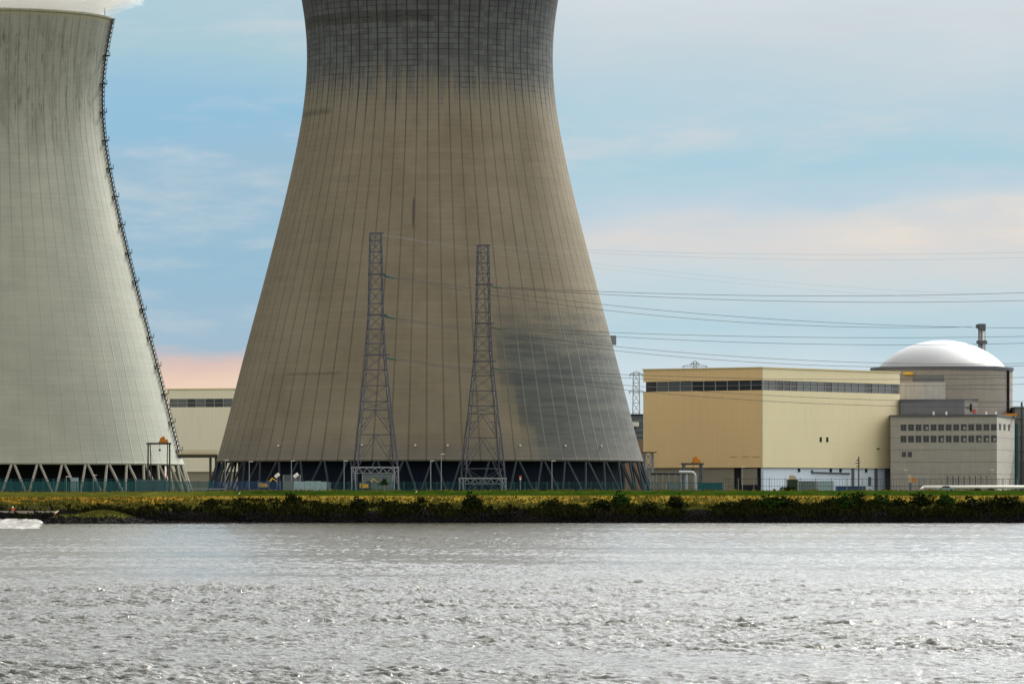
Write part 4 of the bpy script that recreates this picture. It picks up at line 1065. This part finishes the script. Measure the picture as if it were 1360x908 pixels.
# ================================================================ BUSHES, outfall, spit
def bush_mesh(seed, mt, name):
    r_ = random.Random(seed); q = MB()
    for i in range(620):
        th_, ph_ = r_.random()*6.283, math.acos(r_.uniform(-.15, 1)); rr_ = r_.uniform(.35, 1)**.6
        bump_ = 1+.95*noise.noise(Vector((math.cos(th_)*2.1+seed*3, math.sin(th_)*2.1, ph_*2.2+seed)))
        c = Vector((math.cos(th_)*math.sin(ph_)*1.25, math.sin(th_)*math.sin(ph_), math.cos(ph_)*.95))*rr_*bump_ + Vector((0, 0, .15))
        s_ = r_.uniform(.08, .2); a = Vector((r_.uniform(-1, 1), r_.uniform(-1, 1), r_.uniform(-1, 1))).normalized()*s_; b = Vector((r_.uniform(-1, 1), r_.uniform(-1, 1), r_.uniform(-1, 1))).normalized()*s_
        q.add([c-a, c+b, c+a, c-b], [(0, 1, 2, 3)])
    return q
bsrc = []
def bush(px, yc, d, w_, h_, label, fresh=False, sd_=1):
    Y = WL+d
    key = (fresh, sd_ % 3)
    t_ = empty('bush', (X(px, Y), Y, bank_z(d, X(px, Y))-.2), random.random()*3, label, 'bush', 'bushes along the river dike')
    for k_, mf, ms in bsrc:
        if k_ == key: break
    else:
        fo = bush_mesh(sd_ % 3+1, None, '').build('foliage', M['greenbush'] if fresh else M['bush'], t_)
        st_ = MB()
        for j in range(5): st_.bar((0, 0, 0), (.5*math.cos(j*1.3), .5*math.sin(j*1.3), .7), .06)
        s2 = st_.build('stem', M['brown'], t_)
        mf, ms = fo.data, s2.data; bsrc.append((key, mf, ms)); t_.scale = (w_/2.5, w_/2.5, h_); return
    for nm, me_ in (('foliage', mf), ('stem', ms)):
        o = bpy.data.objects.new(nm, me_); COL.objects.link(o); o.parent = t_
    t_.scale = (w_/2.5, w_/2.5, h_)
BL = [(388, 0, 13, 3.6, 2.4, 'round dark green bush high on the dike, left of the pylons'),
      (477, 0, 7, 5.0, 2.6, 'broad dark bush on the slope below the left pylon'),
      (561, 0, 12, 2.6, 1.6, 'small dark bush on the yellow grass between the pylons'),
      (553, 0, 6, 3.2, 2.0, 'low dark bush near the water between the pylons'),
      (627, 0, 7.5, 4.6, 3.4, 'tall dark bush on the slope just left of the right pylon'),
      (735, 0, 8, 4.0, 2.2, 'dark bush right of the right pylon'),
      (802, 0, 8, 6.0, 2.4, 'wide dark bush left of the bright green one'),
      (824, 0, 10.5, 4.2, 3.0, 'bright green pointed bush below the right foot of the brown tower'),
      (862, 0, 6, 5.0, 2.0, 'low dark bush just right of the bright green one'),
      (898, 0, 8, 4.4, 2.7, 'dark bush below the small gantry crane'),
      (968, 0, 8, 4.4, 1.8, 'low dark bush below the dark openings of the yellow hall'),
      (1028, 0, 8.5, 6.5, 2.8, 'wide black-green bush below the corner of the yellow hall'),
      (1049, 0, 8, 4.5, 2.3, 'black-green bush below the dark green container'),
      (1120, 0, 8.5, 6.0, 2.9, 'wide black-green bush below the white wall'),
      (1139, 0, 10, 4.0, 3.0, 'tall dark bush below the utility pole'),
      (1169, 0, 10, 4.0, 2.6, 'fresh green bush right of the utility pole'),
      (1192, 0, 8.5, 4.4, 2.4, 'dark bush below the left end of the service building'),
      (1223, 0, 10, 5.0, 2.9, 'dark bush below the left end of the white pipeline'),
      (1256, 0, 10, 4.2, 2.7, 'fresh green bush below the parked car'),
      (1292, 0, 7.5, 6.5, 2.6, 'wide dark bush below the row of square windows'),
      (1335, 0, 7.5, 6.5, 2.8, 'dark bush at the right edge of the dike')]
random.seed(11)
for i, b_ in enumerate(BL): bush(b_[0], 0, b_[2]-1.0, b_[3]*1.2, b_[4]*.8, b_[5], fresh=('green bush' in b_[5] and 'dark' not in b_[5]) or 'bright' in b_[5][:7], sd_=i)
# small weeds at the fence foot on the right
for px, w_, lb_ in ((1047, 3.5, 'small weed clump against the dark green container'), (1298, 2.2, 'small weed clump before the white pipeline, right of the car'), (1316, 2.0, 'small weed clump under the right lamp post'), (723, 1.6, 'small dark bush at the fence foot right of the right pylon')):
    t_ = empty('weed_clump', (X(px, 1292), 1292, 7.5), 0, lb_, 'plant'); t_.scale = (w_/2.5, w_/2.5, w_*.35)
    bush_mesh(px % 5+2, None, '').build('foliage', M['bush'], t_)
# young tree on the crest before the left pylon
tr = empty('young_tree', (X(510.5, 1288), 1288, 7.6), 0, 'small bright green young tree on the crest before the left pylon', 'tree')
MB().cyl(0, 0, -.1, 2.0, .12, .07, 6).build('trunk', M['brown'], tr)
q = bush_mesh(9, None, ''); q.v = [(x*.62*(1+.25*math.sin(z*4)), y*.62, (z)*1.45+1.6) for x, y, z in q.v]; q.build('crown', M['greenbush'], tr)

# outfall at the left: apron, white water, wall, handrail, spit
ow = empty('outfall_wall', (X(-20, 1262), 1262, 0), 0, 'grey concrete outfall wall left at the foot of the dike', 'wall')
wl = X(76, 1262)-X(-20, 1262)
MB().box(-8, wl, -3, 1.5, 0.9, Z(678, 1260)).build('wall', M['grey_wall'], ow)
MB().box(-8, wl, -3.6, -3.001, 1.6, 2.2).build('ledge', M['black'], ow)
q = MB()
for k in range(10): q.box(-6+k*2.4, -5.8+k*2.4, -2.9, -2.8, Z(678, 1260)+.001, Z(678, 1260)+1.0)
q.box(-8, wl, -2.88, -2.8, Z(678, 1260)+1.001, Z(678, 1260)+1.08); q.build('railing', M['crane'], ow)
hr = empty('handrail', W(73, 681, 1258), 0, 'yellow sloping handrail beside the outfall steps', 'handrail')
b_ = W(98, 666.5, 1270)-W(73, 681, 1258); q = MB(); q.bar((0, 0, 0), b_, .28); q.build('rail', M['tan'], hr)
for k in range(5): q = MB(); c = b_*(k/4.0); q.bar((c.x, c.y, c.z-1.1), (c.x, c.y, c.z), .12); q.build('post', M['tan'], hr)
cs = empty('concrete_steps', W(110, 676, 1262), 0, 'weathered concrete steps climbing the dike from the outfall', 'steps')
for k in range(9):
    q = MB(); a_ = W(101+k*5, 676-k*2.3, 1262+k*2.3)-W(110, 676, 1262); q.box(a_.x, a_.x+5.5, a_.y, a_.y+2.2, a_.z-1.2, a_.z+.1+.002*k); q.build('step', surf('old_concrete', (0.20, 0.19, 0.18), var=.5, scale=1.2) if k == 0 else bpy.data.materials['old_concrete'], cs)
bu = empty('marker_buoy', W(17, 677.5, 1258), 0, 'small red and white marker post on the outfall wall', 'marker')
MB().cyl(0, 0, 0, .7, .35, .25, 10).build('body', M['red'], bu); MB().cyl(0, 0, .701, 1.0, .22, .1, 10).build('top', M['white'], bu)

# white water from the outfall: foam, with sun glitter put into the pale colour
fm = MB(); nx_, ny_ = 90, 60
for j in range(ny_+1):
    for i in range(nx_+1):
        fy = j/ny_; Y = 1045 + 214*fy; x_r = X(63-5*(1-fy)**2-4*fy+3*noise.noise(Vector((fy*9, 0, 0))), Y)
        x = -190 + (x_r+190)*i/nx_; ed = min(1, (nx_-i)/1.5)*min(1, j/2)
        z = -.25 + ed*(.34 + 1.0*max(0, (Y-1215)/45)**1.3 + .25*noise.noise(Vector((x*.35, Y*.12, 2))) + .2*noise.noise(Vector((x*1.1, Y*.5, 6))))
        fm.v.append((x, Y, z))
for j in range(ny_):
    for i in range(nx_): a = j*(nx_+1)+i; fm.f.append((a, a+1, a+nx_+2, a+nx_+1))
m_, n, b = newmat('white_water_foam_glitter')
o = n.n('ShaderNodeTexCoord').outputs['Object']; x, y, z = n.sep(o)
f = n.noise(n.xyz(n.m('MULTIPLY', x, .5), n.m('MULTIPLY', y, .12), 0), 1.0, 5, .7)
n.l(n.mix(n.ss(f, .42, .62), (0.07, 0.07, 0.065), (0.36, 0.36, 0.34)), b.inputs['Base Color']); b.inputs['Roughness'].default_value = .5
tag(fm.build('white_water', m_, smooth=True), 'foaming, glitter-white water pouring from the outfall at the left edge', kind='stuff')

# spit: stony tongue with grass on top
sp_ = MB(); cxs = np.linspace(0, 1, 70); rows = 13
for i, t0 in enumerate(cxs):
    px = 60 + t0*300; Yc = 1232 + 8*t0
    hgt = (2.7*math.exp(-((t0-.25)/.15)**2) + 1.3*math.exp(-((t0-.06)/.07)**2)) + .35*math.exp(-((t0-.5)/.3)**2)
    wd = 9*math.exp(-((t0-.2)/.25)**2)+2.5
    for j in range(rows):
        s_ = j/(rows-1)*2-1; x = X(px, Yc); y = Yc + s_*wd
        z = -.5 + (hgt+.42)*max(0, 1-abs(s_)**2.2) + .35*noise.noise(Vector((x*.5, y*.5, 1)))*(1-abs(s_))
        sp_.v.append((x, y, z))
for i in range(len(cxs)-1):
    for j in range(rows-1): a = i*rows+j; sp_.f.append((a, a+rows, a+rows+1, a+1))
m_, n, b = newmat('spit_ground')
o = n.n('ShaderNodeTexCoord').outputs['Object']; x, y, z = n.sep(o); nf = n.noise(o, .9, 5, .65)
c = n.mix(n.ss(nf, .4, .6), (0.005, 0.005, 0.005), (0.025, 0.025, 0.024)); gr = n.mix(nf, (0.05, 0.07, 0.012), (0.17, 0.17, 0.03))
n.l(n.mix(n.ss(n.m('ADD', z, n.m('MULTIPLY', nf, .8)), 1.6, 2.2), c, gr), b.inputs['Base Color']); b.inputs['Roughness'].default_value = 1; b.inputs['Specular IOR Level'].default_value = 0
tag(sp_.build('spit', m_, smooth=True), 'low stony spit with grassy top reaching into the river', kind='structure')
random.seed(21); sk = MB()
for i in range(900):
    t0 = random.random()**1.4; px = 62+t0*290; Yc = 1232+8*t0; s_ = random.uniform(-1, .3); wd = 9*math.exp(-((t0-.2)/.25)**2)+2.5
    hgt = 2.7*math.exp(-((t0-.25)/.15)**2)+1.3*math.exp(-((t0-.06)/.07)**2)+.35*math.exp(-((t0-.5)/.3)**2)
    x, y = X(px, Yc), Yc+s_*wd; z = -.5+(hgt+.42)*max(0, 1-abs(s_)**2.2); k = random.uniform(.15, .6)
    if z > 1.7: continue
    z = max(z, -.1)
    vs = []
    for r_, zz in ((1.0, -.3), (.55, .55)):
        for q_ in range(5):
            a = q_*1.256+random.uniform(-.3, .3); vs.append((x+math.cos(a)*k*r_, y+math.sin(a)*k*r_, z+k*zz*random.uniform(.7, 1.2)))
    sk.add(vs, [tuple(range(5, 10))] + [(q_, (q_+1) % 5, 5+(q_+1) % 5, 5+q_) for q_ in range(5)])
tag(sk.build('rocks', bpy.data.materials['basalt_stones']), 'dark stones strewn along the river side of the spit', kind='stuff')
sg = MB()
random.seed(3)
for i in range(2600):
    t0 = random.gauss(.25, .09); px = 60+t0*300; 
    if px < 68: continue
    Yc = 1232+8*t0; s_ = random.uniform(-.8, .7); wd = 9*math.exp(-((t0-.2)/.25)**2)+2.5; hgt = 2.7*math.exp(-((t0-.25)/.15)**2)+1.3*math.exp(-((t0-.06)/.07)**2)+.35*math.exp(-((t0-.5)/.3)**2)
    x, y = X(px, Yc), Yc+s_*wd; z = -.5+(hgt+.42)*(1-abs(s_)**2.2); k = random.uniform(.25, .6); a = random.random()*3.14
    if z < 1.2: continue
    sg.add([(x-math.cos(a)*k*.4, y-math.sin(a)*k*.4, z-.1), (x+math.cos(a)*k*.4, y+math.sin(a)*k*.4, z-.1), (x+random.uniform(-.3, .3), y, z+k)], [(0, 1, 2)])
tag(sg.build('spit_grass', M['scrubl']), 'rough green and yellow grass on top of the spit', kind='stuff')
# gulls resting on the dike
def gull(px, d, label):
    Y = WL+d; t_ = empty('gull', (X(px, Y), Y, bank_z(d, X(px, Y))), R(20), label, 'gull')
    q = MB(); q.rev([(.01, 0), (.10, .08), (.15, .2), (.13, .34), (.06, .46), (.075, .52), (.06, .60), (.01, .63)], 10); q.v = [(x*1.0+ (z-.3)*.55, y*.8, z*.8+.12) for x, y, z in q.v]; q.build('body', M['white'], t_, True)
    q = MB(); q.bar((-.10, 0, .20), (-.42, 0, .16), .12, .06); q.build('tail', M['galv'], t_); q = MB(); q.bar((.2, 0, .56), (.34, 0, .53), .035); q.build('beak', M['orange'], t_)
gull(318, 22.5, 'white gull standing on the green crest, left of the round bush'); gull(553, 24, 'white gull standing on the green crest between the pylons')
